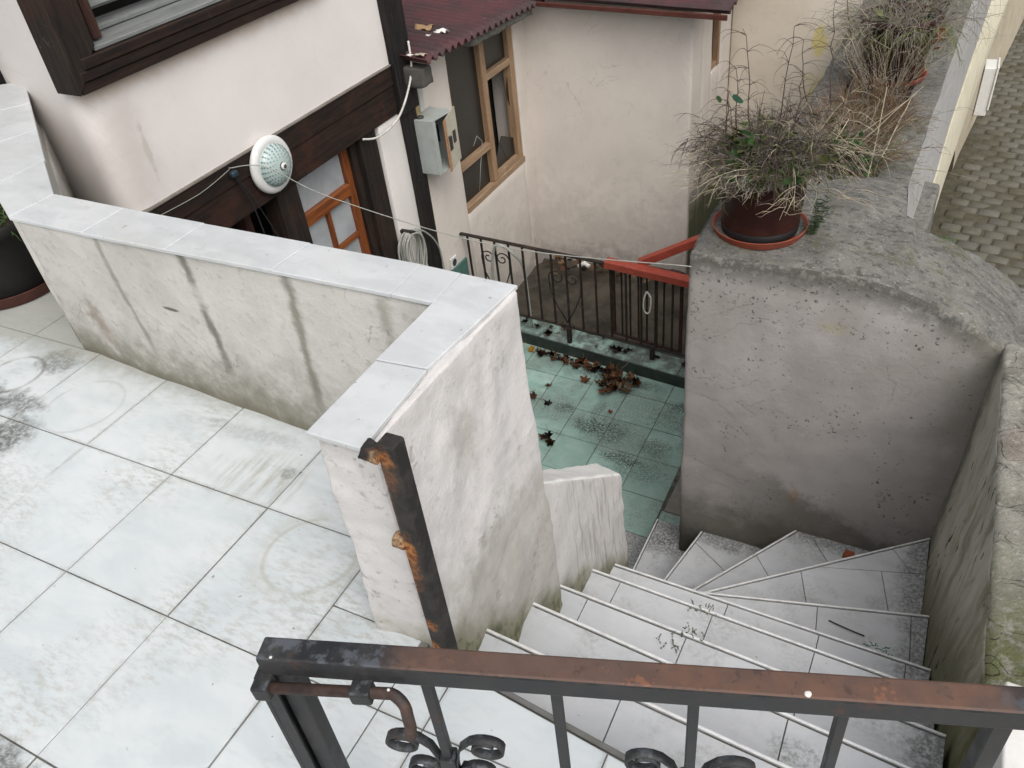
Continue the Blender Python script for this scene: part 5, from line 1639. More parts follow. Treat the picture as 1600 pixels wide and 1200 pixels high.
# the door stands open, hinged on the far side
door_pts = ((HX+0.170, 4.490), (HX+0.182, 4.322))
dbm = hexa([(door_pts[0][0], door_pts[0][1], ez0+0.01), (door_pts[1][0], door_pts[1][1], ez0-0.02), (door_pts[1][0]+.004, door_pts[1][1]+.006, ez0-0.02), (door_pts[0][0]+.004, door_pts[0][1]+.006, ez0+0.01),
            (door_pts[0][0], door_pts[0][1], ez1+0.01), (door_pts[1][0], door_pts[1][1], ez1-0.03), (door_pts[1][0]+.004, door_pts[1][1]+.006, ez1-0.03), (door_pts[0][0]+.004, door_pts[0][1]+.006, ez1+0.01)])
dd.free()
bd = obj('box_door', dbm, M['box_door'], eb)
def on_door(u, z, off=-0.003):
    p = Vector((*door_pts[0], z)).lerp(Vector((*door_pts[1], z)), u)
    return p + Vector((0.9, 0.44, 0))*(-off)*-1
for (u0, u1, z0, z1) in ((0.55, 0.78, -0.53, -0.455), (0.2, 0.42, -0.50, -0.42)):
    wbm = bmesh.new()
    n_ = Vector((0.998, 0.07, 0)).normalized()
    a, b, c, d = (Vector((*door_pts[0], z)).lerp(Vector((*door_pts[1], z)), u) for u, z in ((u0, z0), (u1, z0), (u1, z1), (u0, z1)))
    a, b, c, d = (q_+n_*.0065 for q_ in (a, b, c, d))
    add_hex(wbm, [a, b, b+n_*.003, a+n_*.003, d, c, c+n_*.003, d+n_*.003])
    bmesh.ops.recalc_face_normals(wbm, faces=wbm.faces)
    obj('sight_glass', wbm, M['dark_pane'], bd)
wbm = box((HX+0.185, 4.355, -0.45), (HX+0.205, 4.375, -0.43), 0.003)
obj('latch', wbm, M['dark_metal'], bd)
obj('conduit_gland', lathe([(0, ez1+0.006), (0.024, ez1+0.006), (0.024, ez1+0.016), (0.012, ez1+0.02), (0, ez1+0.02)], HX+0.05, 4.27, 16), M['dark_metal'], eb, True)

so = thing('wall_socket', (HX, 4.44, -1.45), 'small white electric socket low on the yard wall by the railing', 'socket')
obj('plate', box((HX-0.002, 4.40, -1.49), (HX+0.012, 4.485, -1.405), 0.004, 2), M['white_plastic'], so)
obj('recess', disc_x([(0, 0.0), (0.026, 0.0), (0.028, 0.003), (0.0, 0.0032)], 4.443, -1.447, HX+0.0115, 20), M['dark_metal'], so)

def wire(name, pts, r, mat, label, cat='cable', n=6, sub=8):
    P_ = [Vector(p) for p in pts]
    out = []
    for i in range(len(P_)-1):
        p0, p1, p2, p3 = P_[max(i-1, 0)], P_[i], P_[i+1], P_[min(i+2, len(P_)-1)]
        for k in range(sub):
            t = k/sub
            out.append(0.5*((2*p1)+(p2-p0)*t+(2*p0-5*p1+4*p2-p3)*t*t+(3*p1-p0-3*p2+p3)*t**3))
    out.append(P_[-1])
    o = obj(name, tube(out, r, n), mat, None, True, P_[0])
    return tag(o, label, cat)
wire('clothes_line', [(HX+0.02, 2.66, 0.075), (HX+0.12, 2.80, 0.03), (-2.55, 2.80, -0.09), (-1.7, 2.84, -0.24), (-0.80, 2.87, -0.215)], 0.0024, M['cable_grey'], 'thin grey clothes line strung from the beam across the courtyard', 'line')
wire('cable', [(HX+0.024, 2.66, 0.07), (HX+0.024, 2.45, 0.045), (HX+0.024, 2.2, 0.055)], 0.0016, M['cable_grey'], 'thin cable tacked along the dark beam left of the lamp')
wire('cable', [(HX+0.06, 4.27, 0.19), (HX+0.09, 4.20, 0.02), (HX+0.08, 4.02, -0.17), (HX+0.035, 3.84, -0.235), (HX+0.0, 3.72, -0.21)], 0.007, M['cable_white'], 'white cable drooping from the corner post to the door')
wire('cable', [(HX+0.03, 2.66, 0.05), (HX+0.04, 2.70, -0.08), (HX+0.045, 2.72, -0.22), (HX+0.05, 2.73, -0.6), (HX+0.05, 2.72, -1.2)], 0.004, M['cable_black'], 'black cable hanging down from the hook on the beam')
wire('cable', [(HX+0.03, 2.665, 0.045), (HX+0.05, 2.72, -0.10), (HX+0.06, 2.80, -0.38), (HX+0.06, 2.86, -0.7)], 0.003, M['cable_black'], 'thin black wire slanting away from the hook on the beam')
tag(obj('cable_clip', box((HX+0.02, 2.645, 0.03), (HX+0.05, 2.685, 0.06), 0.008, 2), M['blue_plastic'], None, True, (HX+0.03, 2.66, 0.04)), 'small blue clip on the beam where the black cables hang', 'clip')
hose = bmesh.new()
for k in range(7):
    y, w_, h_ = 3.92+rnd.uniform(-.03, .03), 0.095+rnd.uniform(-.02, .02), 0.17+rnd.uniform(-.03, .03)
    xx = HX+0.03+0.011*k
    pts = []
    for i in range(25):
        a = 2*math.pi*i/24
        pts.append((xx+0.006*math.sin(a*2+k), y+w_*math.sin(a)*(1.0+0.25*math.cos(a)), -0.915-h_+h_*math.cos(a)))
    tube(pts, 0.0075, 6, hose)
tag(obj('hose_coil', hose, M['cable_grey'], None, True, (HX+0.05, 3.92, -1.0)), 'coil of pale grey hose hanging between the door and the black post', 'hose')
wire('cable', [(HX+0.04, 3.95, -0.92), (HX+0.06, 4.06, -0.98), (HX+0.07, 4.17, -1.12), (HX+0.05, 4.24, -1.32), (HX+0.05, 4.24, -1.9)], 0.006, M['cable_grey'], 'grey green cable looping from the hose coil past the black post')
tag(obj('hook_spike', box((HX-0.01, 3.90, -0.925), (HX+0.10, 3.93, -0.905), 0.003), M['iron'], None, False, (HX, 3.92, -0.91)), 'rusty hook holding the coil of hose', 'hook')

# ================================================================== COURTYARD RAILING
rl = thing('railing', (-2.0, 4.6, -2.1), 'rusty black iron railing with curled ornaments between courtyard and yard', 'railing')
RY = 4.60
def rz(x): return -1.292 - 0.055*(x+3.03)
def rb_(x): return -1.93 - 0.062*(x+2.62)
obj('top_rail', obox((-3.05, RY, rz(-3.05)), (-0.86, RY, rz(-0.86)), 0.030, 0.014, bev=0.003), M['iron'], rl)
obj('bottom_rail', obox((-3.05, RY, rb_(-3.05)), (-0.86, RY, rb_(-0.86)), 0.022, 0.012, bev=0.002), M['iron'], rl)
x = -2.985
while x < -1.40:
    obj('baluster', obox((x, RY, rb_(x)), (x, RY, rz(x)), 0.013, 0.013, up=(0, 1, 0)), M['iron'], rl)
    x += 0.113
for x in (-2.20, -1.545):
    obj('leg', obox((x, RY-0.005, -2.1), (x, RY-0.005, rb_(x)), 0.032, 0.032, up=(0, 1, 0), bev=0.003), M['iron'], rl)
def spiral(c, r0, turns, start, hand, n=26):
    out = []
    for i in range(n+1):
        t = i/n
        a = start + hand*turns*2*math.pi*t
        r_ = r0*(1-0.80*t)
        out.append((c[0]+r_*math.cos(a), c[1]+r_*math.sin(a)))
    return out
def heart(xc, z0, s):
    ob = bmesh.new()
    for sg in (-1, 1):
        pts = [(xc, z0-0.33*s), (xc+sg*0.06*s, z0-0.22*s), (xc+sg*0.105*s, z0-0.10*s)]
        sp = spiral((xc+sg*0.055*s, z0), 0.055*s, 1.35, 0 if sg > 0 else math.pi, sg, 22)
        pts = pts + sp
        tube([(p[0], RY-0.012, p[1]) for p in pts], 0.005, 5, ob)
        sp2 = spiral((xc+sg*0.028*s, z0-0.36*s), 0.026*s, 1.1, math.pi/2, -sg, 12)
        tube([(p[0], RY-0.012, p[1]) for p in sp2], 0.004, 5, ob)
    obj('scroll', ob, M['iron'], rl, True)
heart(-2.76, -1.45, 1.05)
heart(-2.205, -1.53, 1.15)
# the smaller grille leaning behind it
gl = thing('iron_grille', (-1.6, 4.66, -2.0), 'red brown iron grille standing against the back of the railing', 'grille')
GY = 4.665
for (a, b_) in (((-1.86, -1.98), (-1.86, -1.36)), ((-1.36, -2.045), (-1.36, -1.38))):
    obj('stile', obox((a[0], GY, a[1]), (b_[0], GY, b_[1]), 0.022, 0.022, up=(0, 1, 0), bev=0.002), M['red_iron'], gl)
obj('rail', obox((-1.87, GY, -1.975), (-1.35, GY, -2.04), 0.02, 0.02, bev=0.002), M['red_iron'], gl)
obj('rail', obox((-1.87, GY, -1.37), (-1.35, GY, -1.385), 0.02, 0.02, bev=0.002), M['red_iron'], gl)
for k in range(1, 8):
    x = -1.86+0.0625*k
    obj('bar', obox((x, GY, -1.98-0.0055*k*1.3), (x, GY, -1.375), 0.011, 0.011, up=(0, 1, 0)), M['iron'], gl)

b1 = obox((-1.885, RY-0.005, -1.345), (-0.715, RY-0.005, -1.444), 0.075, 0.055, bev=0.004)
tag(obj('steel_bar', b1, M['red_paint'], None, False, (-1.5, 4.6, -1.37)), 'red painted steel bar lying flat along the top of the railing', 'bar')
b2 = obox((-1.66, RY+0.05, -1.345), (-0.715, RY+0.235, -0.865), 0.055, 0.055, bev=0.004)
tag(obj('steel_bar', b2, M['red_paint'], None, False, (-1.4, 4.65, -1.2)), 'red painted steel bar sloping up from the railing behind the arched wall', 'bar')
wire('hose', [(-2.80, 4.62, -2.05), (-2.79, 4.57, -1.6), (-2.74, 4.56, -1.345), (-2.67, 4.555, -1.315), (-2.58, 4.58, -1.40), (-2.545, 4.62, -1.55), (-2.54, 4.64, -2.06)], 0.011, M['cable_grey'], 'grey green hose hooked over the left end of the railing', 'hose', 8)
wire('chain_loop', [(-1.585, 4.585, -1.52), (-1.60, 4.57, -1.58), (-1.60, 4.57, -1.66), (-1.575, 4.57, -1.69), (-1.555, 4.57, -1.66), (-1.552, 4.575, -1.56), (-1.585, 4.585, -1.52)], 0.006, M['cable_white'], 'small pale loop of cord hanging on the railing bars', 'cord', 5)

# ================================================================== GATE POST AND GATE
gp = thing('gate_post', (-0.75, 0.80, 0), 'rusting black square steel post bolted to the end of the plastered pier', 'gate post')
px0, px1, py0, py1 = -0.766, -0.727, 0.787, 0.825
pbm = hexa([(px0+0.006, py0, -0.045), (px1+0.006, py0, -0.045), (px1+0.006, py1, -0.045), (px0+0.006, py1, -0.045), (px0, py0, 0.618), (px1, py0, 0.618), (px1, py1, 0.618), (px0, py1, 0.618)], 0.004, 2)
obj('tube', pbm, M['post'], gp)
obj('lug', lumpy([(-0.81, 0.78, 0.575), (-0.76, 0.775, 0.58), (-0.76, 0.81, 0.58), (-0.81, 0.82, 0.575), (-0.80, 0.785, 0.602), (-0.76, 0.78, 0.605), (-0.76, 0.805, 0.605), (-0.80, 0.815, 0.602)], 0.01, 0.003, 30, 0.003, 1, 50), M['post'], gp, True)
obj('lug', lumpy([(-0.79, 0.782, 0.345), (-0.76, 0.782, 0.34), (-0.76, 0.81, 0.34), (-0.79, 0.81, 0.345), (-0.785, 0.785, 0.372), (-0.76, 0.785, 0.372), (-0.76, 0.805, 0.372), (-0.785, 0.805, 0.372)], 0.01, 0.003, 30, 0.003, 1, 51), M['post'], gp, True)

gate = thing('gate', (-0.2, 0.52, 0.0), 'low black iron gate with a rusty top rail and curled scrolls in the foreground', 'gate')
G0 = Vector((-0.665, 0.385, 0))
gd = Vector((0.883, 0.293, 0)).normalized()
gn = Vector((-gd.y, gd.x, 0))
def gpnt(s, z, o=0.0): return G0 + gd*s + gn*o + Vector((0, 0, z))
obj('top_rail', obox(gpnt(-0.012, 0.611), gpnt(1.03, 0.611), 0.037, 0.037, bev=0.004, seg=2), M['gate'], gate)
obj('bottom_rail', obox(gpnt(-0.012, 0.07), gpnt(1.03, 0.07), 0.03, 0.03, bev=0.003), M['gate'], gate)
# U-shaped stile on the latch side: two flanges and a web
obj('stile', obox(gpnt(-0.0195, 0.05, -0.004), gpnt(-0.0195, 0.5915, -0.004), 0.040, 0.006, up=tuple(gd)), M['gate'], gate)
obj('stile', obox(gpnt(-0.009, 0.05, -0.0215), gpnt(-0.009, 0.5915, -0.0215), 0.004, 0.020, up=tuple(gd)), M['gate'], gate)
obj('stile', obox(gpnt(0.015, 0.05, 0.002), gpnt(0.015, 0.5915, 0.002), 0.030, 0.028, up=tuple(gd), bev=0.002), M['gate'], gate)
obj('stile_web', obox(gpnt(-0.007, 0.05, 0.010), gpnt(-0.007, 0.5915, 0.010), 0.006, 0.018, up=tuple(gd)), M['gate'], gate)
for s in (0.2115, 0.3865, 0.562, 0.741):
    obj('bar', obox(gpnt(s, 0.06), gpnt(s, 0.594), 0.014, 0.014, up=tuple(gd), bev=0.0015), M['gate'], gate)
obj('stile', obox(gpnt(0.917, 0.05, 0.0), gpnt(0.917, 0.594, 0.0), 0.022, 0.024, up=tuple(gd), bev=0.002), M['gate'], gate)
obj('stile', obox(gpnt(1.02, 0.05, 0.0), gpnt(1.02, 0.594, 0.0), 0.024, 0.024, up=tuple(gd), bev=0.002), M['gate'], gate)
def strip(pts2, w=0.014, t=0.0035):
    """a flat iron strip bent along points (s, z) in the plane of the gate"""
    bm = bmesh.new()
    rings = []
    n_ = len(pts2)
    for i, (s, z) in enumerate(pts2):
        a, b = pts2[max(i-1, 0)], pts2[min(i+1, n_-1)]
        d = Vector((b[0]-a[0], b[1]-a[1])).normalized()
        nn = Vector((-d.y, d.x))*(t/2)
        rings.append([bm.verts.new(gpnt(s+nn.x*k, z+nn.y*k, o)) for k, o in ((-1, -w/2), (1, -w/2), (1, w/2), (-1, w/2))])
    for r0, r1 in zip(rings, rings[1:]):
        for k in range(4):
            bm.faces.new((r0[k], r0[(k+1) % 4], r1[(k+1) % 4], r1[k]))
    bm.faces.new(rings[0]); bm.faces.new(rings[-1][::-1])
    bmesh.ops.recalc_face_normals(bm, faces=bm.faces)
    return bm
def scrolls(s0, zc):
    for sg in (-1, 1):
        pts = [(s0+sg*0.009, zc-0.065), (s0+sg*0.012, zc-0.02), (s0+sg*0.022, zc+0.020), (s0+sg*0.038, zc+0.040)]
        ctr, r_ = (s0+sg*0.062, zc+0.024), 0.029
        for i in range(20):
            a = R(115) - R(430)*i/19
            rr = r_*(1-0.42*i/19)
            pts.append((ctr[0]+sg*rr*math.cos(a), ctr[1]+rr*math.sin(a)*0.85))
        obj('scroll', strip(pts), M['gate'], gate, True)
        pts = [(s0+sg*0.011, zc-0.04), (s0+sg*0.030, zc-0.045)]
        ctr, r_ = (s0+sg*0.050, zc-0.075), 0.026
        for i in range(20):
            a = R(132) - R(400)*i/19
            rr = r_*(1-0.4*i/19)
            pts.append((ctr[0]+sg*rr*math.cos(a), ctr[1]+rr*math.sin(a)))
        pts = [(s0+sg*0.011, zc-0.30)] + [(s0+sg*(0.011+0.06*math.sin(math.pi*k/7)), zc-0.30+0.2*k/8) for k in range(1, 7)]
        obj('scroll', strip(pts), M['gate'], gate, True)
        pts = [(s0+sg*0.010, zc-0.060), (s0+sg*0.020, zc-0.035)]
        ctr, r_ = (s0+sg*0.045, zc-0.050), 0.024
        for i in range(18):
            a = R(140) - R(400)*i/17
            rr = r_*(1-0.4*i/17)
            pts.append((ctr[0]+sg*rr*math.cos(a), ctr[1]+rr*math.sin(a)))
        obj('scroll', strip(pts), M['gate'], gate, True)
    obj('collar', obox(gpnt(s0, zc-0.035), gpnt(s0, zc-0.005), 0.026, 0.024, up=tuple(gd), bev=0.002), M['gate'], gate)
scrolls(0.2115, 0.385)
scrolls(0.562, 0.385)
scrolls(0.917, 0.385)
bolt = bmesh.new()
bo = -0.031
pts = [gpnt(0.000, 0.584, bo), gpnt(0.175, 0.592, bo)]
for k in range(1, 8):
    a = R(90)*k/7
    pts.append(gpnt(0.175+0.020*math.sin(a), 0.592-0.020*(1-math.cos(a)), bo-0.002*k))
pts += [gpnt(0.196, 0.545, bo-0.018), gpnt(0.194, 0.527, bo-0.022)]
tube(pts, 0.0082, 10, bolt)
sl = obj('latch_bolt', bolt, M['red_iron'] if False else flat('rusty_bolt', (0.075, 0.045, 0.036), 0.6, var=0.5, scale=50, bump=0.3, dirt=(0.03, 0.028, 0.028), dirt_amt=0.8), gate, True)
obj('bolt_guide', box((0, 0, 0), (0.001, 0.001, 0.001)) if False else obox(gpnt(0.118, 0.586, bo+0.002), gpnt(0.148, 0.588, bo+0.002), 0.026, 0.025, bev=0.004, seg=2), M['gate'], gate)
obj('bolt_guide', obox(gpnt(-0.020, 0.581, bo+0.003), gpnt(0.004, 0.582, bo+0.003), 0.030, 0.028, bev=0.003, seg=2), M['gate'], gate)
def drop(p, r_, nrm=(0, 0, 1)):
    bm = bmesh.new()
    bmesh.ops.create_icosphere(bm, subdivisions=2, radius=r_)
    for v in bm.verts:
        v.co.z *= 0.25
        v.co *= 1+0.3*noise.noise(v.co*400+Vector(p)*10)
    bmesh.ops.translate(bm, verts=bm.verts, vec=p)
    return bm
for (s, z, o, r_, lb) in ((0.692, 0.6298, -0.012, 0.0045, 'white bird dropping on the rusty rail near its right end'), (0.010, 0.6298, -0.014, 0.0022, 'tiny white bird dropping on the left end of the black rail'), (0.172, 0.601, bo, 0.0022, 'tiny white bird dropping on the latch bolt')):
    tag(obj('bird_dropping', drop(gpnt(s, z, o), r_), M['paper'], None, True, gpnt(s, z, o)), lb, 'bird dropping')

# ================================================================== POTS AND PLANTS
def pot(name, cx, cy, z0, rb, rt, h, mat, label, skirt=None):
    t = thing(name, (cx, cy, z0), label, 'plant pot')
    pr = [(0, z0), (rb, z0), (rb+(rt-rb)*0.12, z0+h*0.12), (rb+(rt-rb)*0.85, z0+h*0.86), (rt+0.004, z0+h*0.87), (rt+0.007, z0+h*0.99), (rt+0.002, z0+h), (rt-0.008, z0+h*0.99), (rt-0.014, z0+h*0.86), (rt-0.014, z0+h*0.84), (0, z0+h*0.84)]
    obj('pot', lathe(pr, cx, cy, 56), mat, t, True)
    sb_ = bmesh.new()
    for k in range(1):
        pass
    s = lathe([(0, z0+h*0.90), (rt*0.5, z0+h*0.89), (rt-0.012, z0+h*0.86)], cx, cy, 32)
    for v in s.verts: v.co.z += 0.012*noise.noise(v.co*18)
    obj('soil', s, M['soil'], t, True)
    return t
def saucer(cx, cy, z0, r_, h, mat, label):
    pr = [(0, z0), (r_-0.02, z0), (r_-0.006, z0+0.006), (r_, z0+h*0.92), (r_+0.004, z0+h), (r_-0.002, z0+h), (r_-0.010, z0+0.012), (0, z0+0.008)]
    return tag(obj('plant_saucer', lathe(pr, cx, cy, 64), mat, None, True, (cx, cy, z0)), label, 'saucer')

ZMIN = [-99.0]
def strand(bm, p0, d0, length, r_, droop, wig, seg=6, n=3, tip=0.35):
    pts = [Vector(p0)]
    d = Vector(d0).normalized()
    for k in range(seg):
        d = (d + Vector((rnd.gauss(0, wig), rnd.gauss(0, wig), rnd.gauss(0, wig)-droop))).normalized()
        q = pts[-1] + d*(length/seg)
        if q.z < ZMIN[0]:
            q.z = ZMIN[0] + rnd.uniform(0, 0.02)
            d.z = abs(d.z)*0.4
        pts.append(q)
    tube(pts, r_, n, bm, tip, False)
    return pts
def thicket(name, parent, cx, cy, z0, rad, count, lmin, lmax, mat, r_=0.0011, up=0.8, droop=0.12, wig=0.22, branch=3, spread=0.9):
    bm = bmesh.new()
    for i in range(count):
        a = rnd.uniform(0, 2*math.pi)
        rr = rad*math.sqrt(rnd.random())
        p = Vector((cx+rr*math.cos(a), cy+rr*math.sin(a), z0))
        a2 = a + rnd.gauss(0, 0.7)
        d = Vector((math.cos(a2)*spread*(0.35+rr/rad), math.sin(a2)*spread*(0.35+rr/rad), up*rnd.uniform(0.5, 1.25)))
        Ln = rnd.uniform(lmin, lmax)
        pts = strand(bm, p, d, Ln, r_*rnd.uniform(0.8, 1.5), droop*rnd.uniform(0.3, 1.5), wig, 7)
        for b_ in range(branch):
            k = rnd.randint(2, len(pts)-2)
            dd_ = (pts[k+1]-pts[k]).normalized() + Vector((rnd.gauss(0, 0.7), rnd.gauss(0, 0.7), rnd.gauss(0.1, 0.5)))
            p2 = strand(bm, pts[k], dd_, Ln*rnd.uniform(0.2, 0.5), r_*0.75, droop, wig*1.4, 4)
            if rnd.random() < 0.6:
                k2 = rnd.randint(1, 3)
                dd2 = (p2[k2+1]-p2[k2]).normalized() + Vector((rnd.gauss(0, 0.8), rnd.gauss(0, 0.8), rnd.gauss(0, 0.6)))
                strand(bm, p2[k2], dd2, Ln*rnd.uniform(0.08, 0.2), r_*0.6, droop, wig, 3)
    o = obj(name, bm, mat, parent, True)
    o['kind'] = 'stuff'
    return o
def leaf_mesh(L_, W_, lobes=0, curl=0.25, seed=0):
    """a leaf with a folded midrib and, for the lobed ones, a maple or ivy outline"""
    rr = random.Random(seed)
    bm = bmesh.new()
    if lobes:
        n = lobes*4
        out = []
        for i in range(n):
            a = 2*math.pi*i/n
            k = 0.76+0.24*math.cos(a*lobes)
            k *= (1.0 if math.cos(a) > -0.6 else 0.7)
            k *= rr.uniform(0.85, 1.1)
            out.append((L_/2*k*math.cos(a), W_/2*k*math.sin(a)))
    else:
        out = []
        for i in range(10):
            a = 2*math.pi*i/10
            out.append((L_/2*math.cos(a)*(1.0), W_/2*math.sin(a)*(1-0.25*math.cos(a))*rr.uniform(0.9, 1.08)))
    def zz(x, y): return curl*(abs(y)*0.7 + x*x/L_*rr.uniform(.5, 1.2)) + rr.uniform(-1, 1)*L_*0.04*(1 if curl > 0.3 else 0.4)
    c = bm.verts.new((0, 0, -0.0))
    vs_ = [bm.verts.new((x, y, zz(x, y))) for x, y in out]
    for i in range(len(vs_)):
        bm.faces.new((c, vs_[i], vs_[(i+1) % len(vs_)]))
    # stalk and a hair of thickness
    ret = bmesh.ops.solidify(bm, geom=bm.faces[:], thickness=0.0008)
    tube([(-L_*0.42, 0, 0.001), (-L_*0.7, 0.004, 0.006), (-L_*0.95, 0.0, 0.014)], 0.0012, 4, bm)
    me = bpy.data.meshes.new('leaf')
    bm.normal_update()
    bm.to_mesh(me); bm.free()
    return me
def leaves_on(parent, n, cx, cy, z0, z1, rad, L_, mat, lobes=0, name='leaf'):
    vs_ = []
    for k in range(3):
        me = leaf_mesh(L_, L_*rnd.uniform(.7, .95), lobes, 0.3, k+int(cx*100))
        me.materials.append(mat)
        vs_.append(me)
    for i in range(n):
        a, rr = rnd.uniform(0, 2*math.pi), rad*math.sqrt(rnd.random())
        s = rnd.uniform(0.7, 1.3)
        inst(rnd.choice(vs_), name, parent, (cx+rr*math.cos(a), cy+rr*math.sin(a), rnd.uniform(z0, z1)), (rnd.uniform(-.9, .9), rnd.uniform(-.9, .9), rnd.uniform(0, 6.28)), (s, s, s))

# big brown pot on the arched wall
P1 = (-0.592, 3.125)
S1z = -0.147
saucer(P1[0], P1[1], S1z, 0.188, 0.036, M['saucer'], 'terracotta coloured saucer under the big brown pot on the arched wall')
pt = pot('brown_pot', P1[0], P1[1], S1z+0.010, 0.152, 0.174, 0.285, M['pot_brown'], 'big dark brown pot of dry grey twigs standing in the terracotta saucer')
band = lathe([(0.1535, S1z+0.012), (0.1575, S1z+0.048), (0.1555, S1z+0.050), (0.150, S1z+0.012)], P1[0], P1[1], 56)
obj('base_band', band, M['pot_black'], pt, True)
T1 = S1z+0.272
p1 = thing('dry_plant', (P1[0], P1[1], T1), 'dense mound of dry grey twigs with a few green shoots in the big brown pot', 'plant')
ZMIN[0] = T1+0.005
thicket('twigs', p1, P1[0], P1[1]+0.01, T1-0.005, 0.135, 380, 0.12, 0.235, M['twig'], 0.0015, 1.05, 0.17, 0.22, 6, 0.6)
thicket('arching_stems', p1, P1[0], P1[1], T1, 0.12, 60, 0.24, 0.35, M['twig_dark'], 0.0019, 1.6, 0.30, 0.05, 6, 0.4)
thicket('arching_stems', p1, P1[0]+0.06, P1[1]+0.02, T1, 0.12, 45, 0.28, 0.42, M['twig_pale'], 0.0017, 1.3, 0.28, 0.06, 5, 0.7)
thicket('dark_twigs', p1, P1[0], P1[1], T1-0.01, 0.13, 90, 0.16, 0.27, M['twig_dark'], 0.0012, 1.3, 0.16, 0.22, 5, 0.5)
ZMIN[0] = T1-0.01
thicket('bleached_stalks', p1, P1[0], P1[1], T1-0.005, 0.15, 34, 0.12, 0.30, M['twig_pale'], 0.0016, 0.8, 0.12, 0.16, 2, 1.1)
thicket('trailing_twigs', p1, P1[0], P1[1]-0.03, T1+0.005, 0.15, 45, 0.05, 0.09, M['straw'], 0.0012, 0.5, 0.28, 0.25, 4, 1.0)
ZMIN[0] = -99.0
thicket('grass', p1, P1[0]+0.02, P1[1]-0.04, T1, 0.14, 280, 0.08, 0.24, M['grass'], 0.0014, 0.9, 0.12, 0.2, 1, 0.7)
leaves_on(p1, 26, P1[0]-0.07, P1[1]-0.15, T1+0.03, T1+0.22, 0.045, 0.036, M['leaf_green'])
leaves_on(p1, 30, P1[0]+0.20, P1[1]-0.02, T1+0.0, T1+0.12, 0.10, 0.034, M['leaf_olive'])
leaves_on(p1, 24, P1[0]+0.22, P1[1]+0.02, T1-0.02, T1+0.10, 0.10, 0.034, M['leaf_green'])
leaves_on(p1, 14, P1[0]+0.10, P1[1]-0.13, T1+0.0, T1+0.07, 0.07, 0.045, M['leaf_green'], 5)
leaves_on(p1, 7, P1[0]-0.19, P1[1]-0.03, T1-0.02, T1+0.05, 0.04, 0.040, M['leaf_blue'], 5)
leaves_on(p1, 4, P1[0]-0.12, P1[1]-0.10, T1+0.10, T1+0.22, 0.04, 0.026, M['leaf_tan'])
leaves_on(p1, 22, P1[0], P1[1]-0.13, T1-0.01, T1+0.05, 0.13, 0.025, M['leaf_tan'])
leaves_on(p1, 90, P1[0], P1[1]-0.05, T1+0.02, T1+0.20, 0.17, 0.026, M['leaf_olive'])
leaves_on(p1, 26, P1[0]-0.02, P1[1]-0.15, T1, T1+0.07, 0.12, 0.03, M['leaf_green'])
stm = bmesh.new()
for (dx, dy, top, lean) in ((-0.12, 0.02, 0.37, -0.02), (-0.07, 0.06, 0.48, -0.05), (0.02, 0.05, 0.52, 0.03), (-0.16, -0.02, 0.30, 0.01)):
    pts = [Vector((P1[0]+dx, P1[1]+dy, T1))]
    for k in range(1, 9):
        pts.append(Vector((P1[0]+dx+lean*k/8+rnd.uniform(-.006, .006), P1[1]+dy+rnd.uniform(-.006, .006), T1+top*k/8)))
    tube(pts, 0.0032, 5, stm, 0.4)
    for k in range(3, 9):
        for s in range(3):
            a = rnd.uniform(0, 6.28)
            strand(stm, pts[k], (math.cos(a), math.sin(a), 0.8), rnd.uniform(.06, .15), 0.0013, 0.28, 0.12, 6)
obj('tall_stalks', stm, M['twig_dark'], p1, True)
me = leaf_mesh(0.05, 0.045, 0, 0.2, 5); me.materials.append(M['leaf_blue'])
inst(me, 'leaf', p1, (P1[0]-0.115, P1[1]-0.05, T1+0.28), (0.3, 0.5, 0.4))
me = leaf_mesh(0.035, 0.03, 0, 0.2, 6); me.materials.append(M['leaf_green'])
inst(me, 'leaf', p1, (P1[0]-0.19, P1[1]-0.03, T1+0.27), (0.9, 0.3, 1.2))
# weed beside the saucer
wd = thing('small_weed', (P1[0]+0.225, P1[1]+0.02, -0.145), 'small dark green weed growing beside the terracotta saucer', 'weed')
wbm = bmesh.new()
for k in range(5):
    pts = strand(wbm, (P1[0]+0.20+rnd.uniform(-.012, .012), P1[1]-0.03, -0.148), (0.32+rnd.uniform(-.1, .1), 0.25, 0.75), 0.12+0.015*k, 0.0016, 0.02, 0.06, 9)
    for p in pts[2:]:
        for s in range(9):
            a = rnd.uniform(0, 6.28)
            strand(wbm, p, (math.cos(a), math.sin(a), 0.35), 0.022, 0.0016, 0.0, 0.05, 2)
obj('stems', wbm, M['leaf_blue'] if False else mk_leaf('weed_green', (0.045, 0.075, 0.03), (0.04, 0.065, 0.03), 0.7), wd, True)
wire('cord', [(-0.41, 3.22, -0.145), (-0.28, 3.30, -0.13), (-0.15, 3.31, -0.135), (-0.05, 3.20, -0.155)], 0.0035, M['cable_white'], 'white cord lying across the arched wall top beside the weed', 'cord')

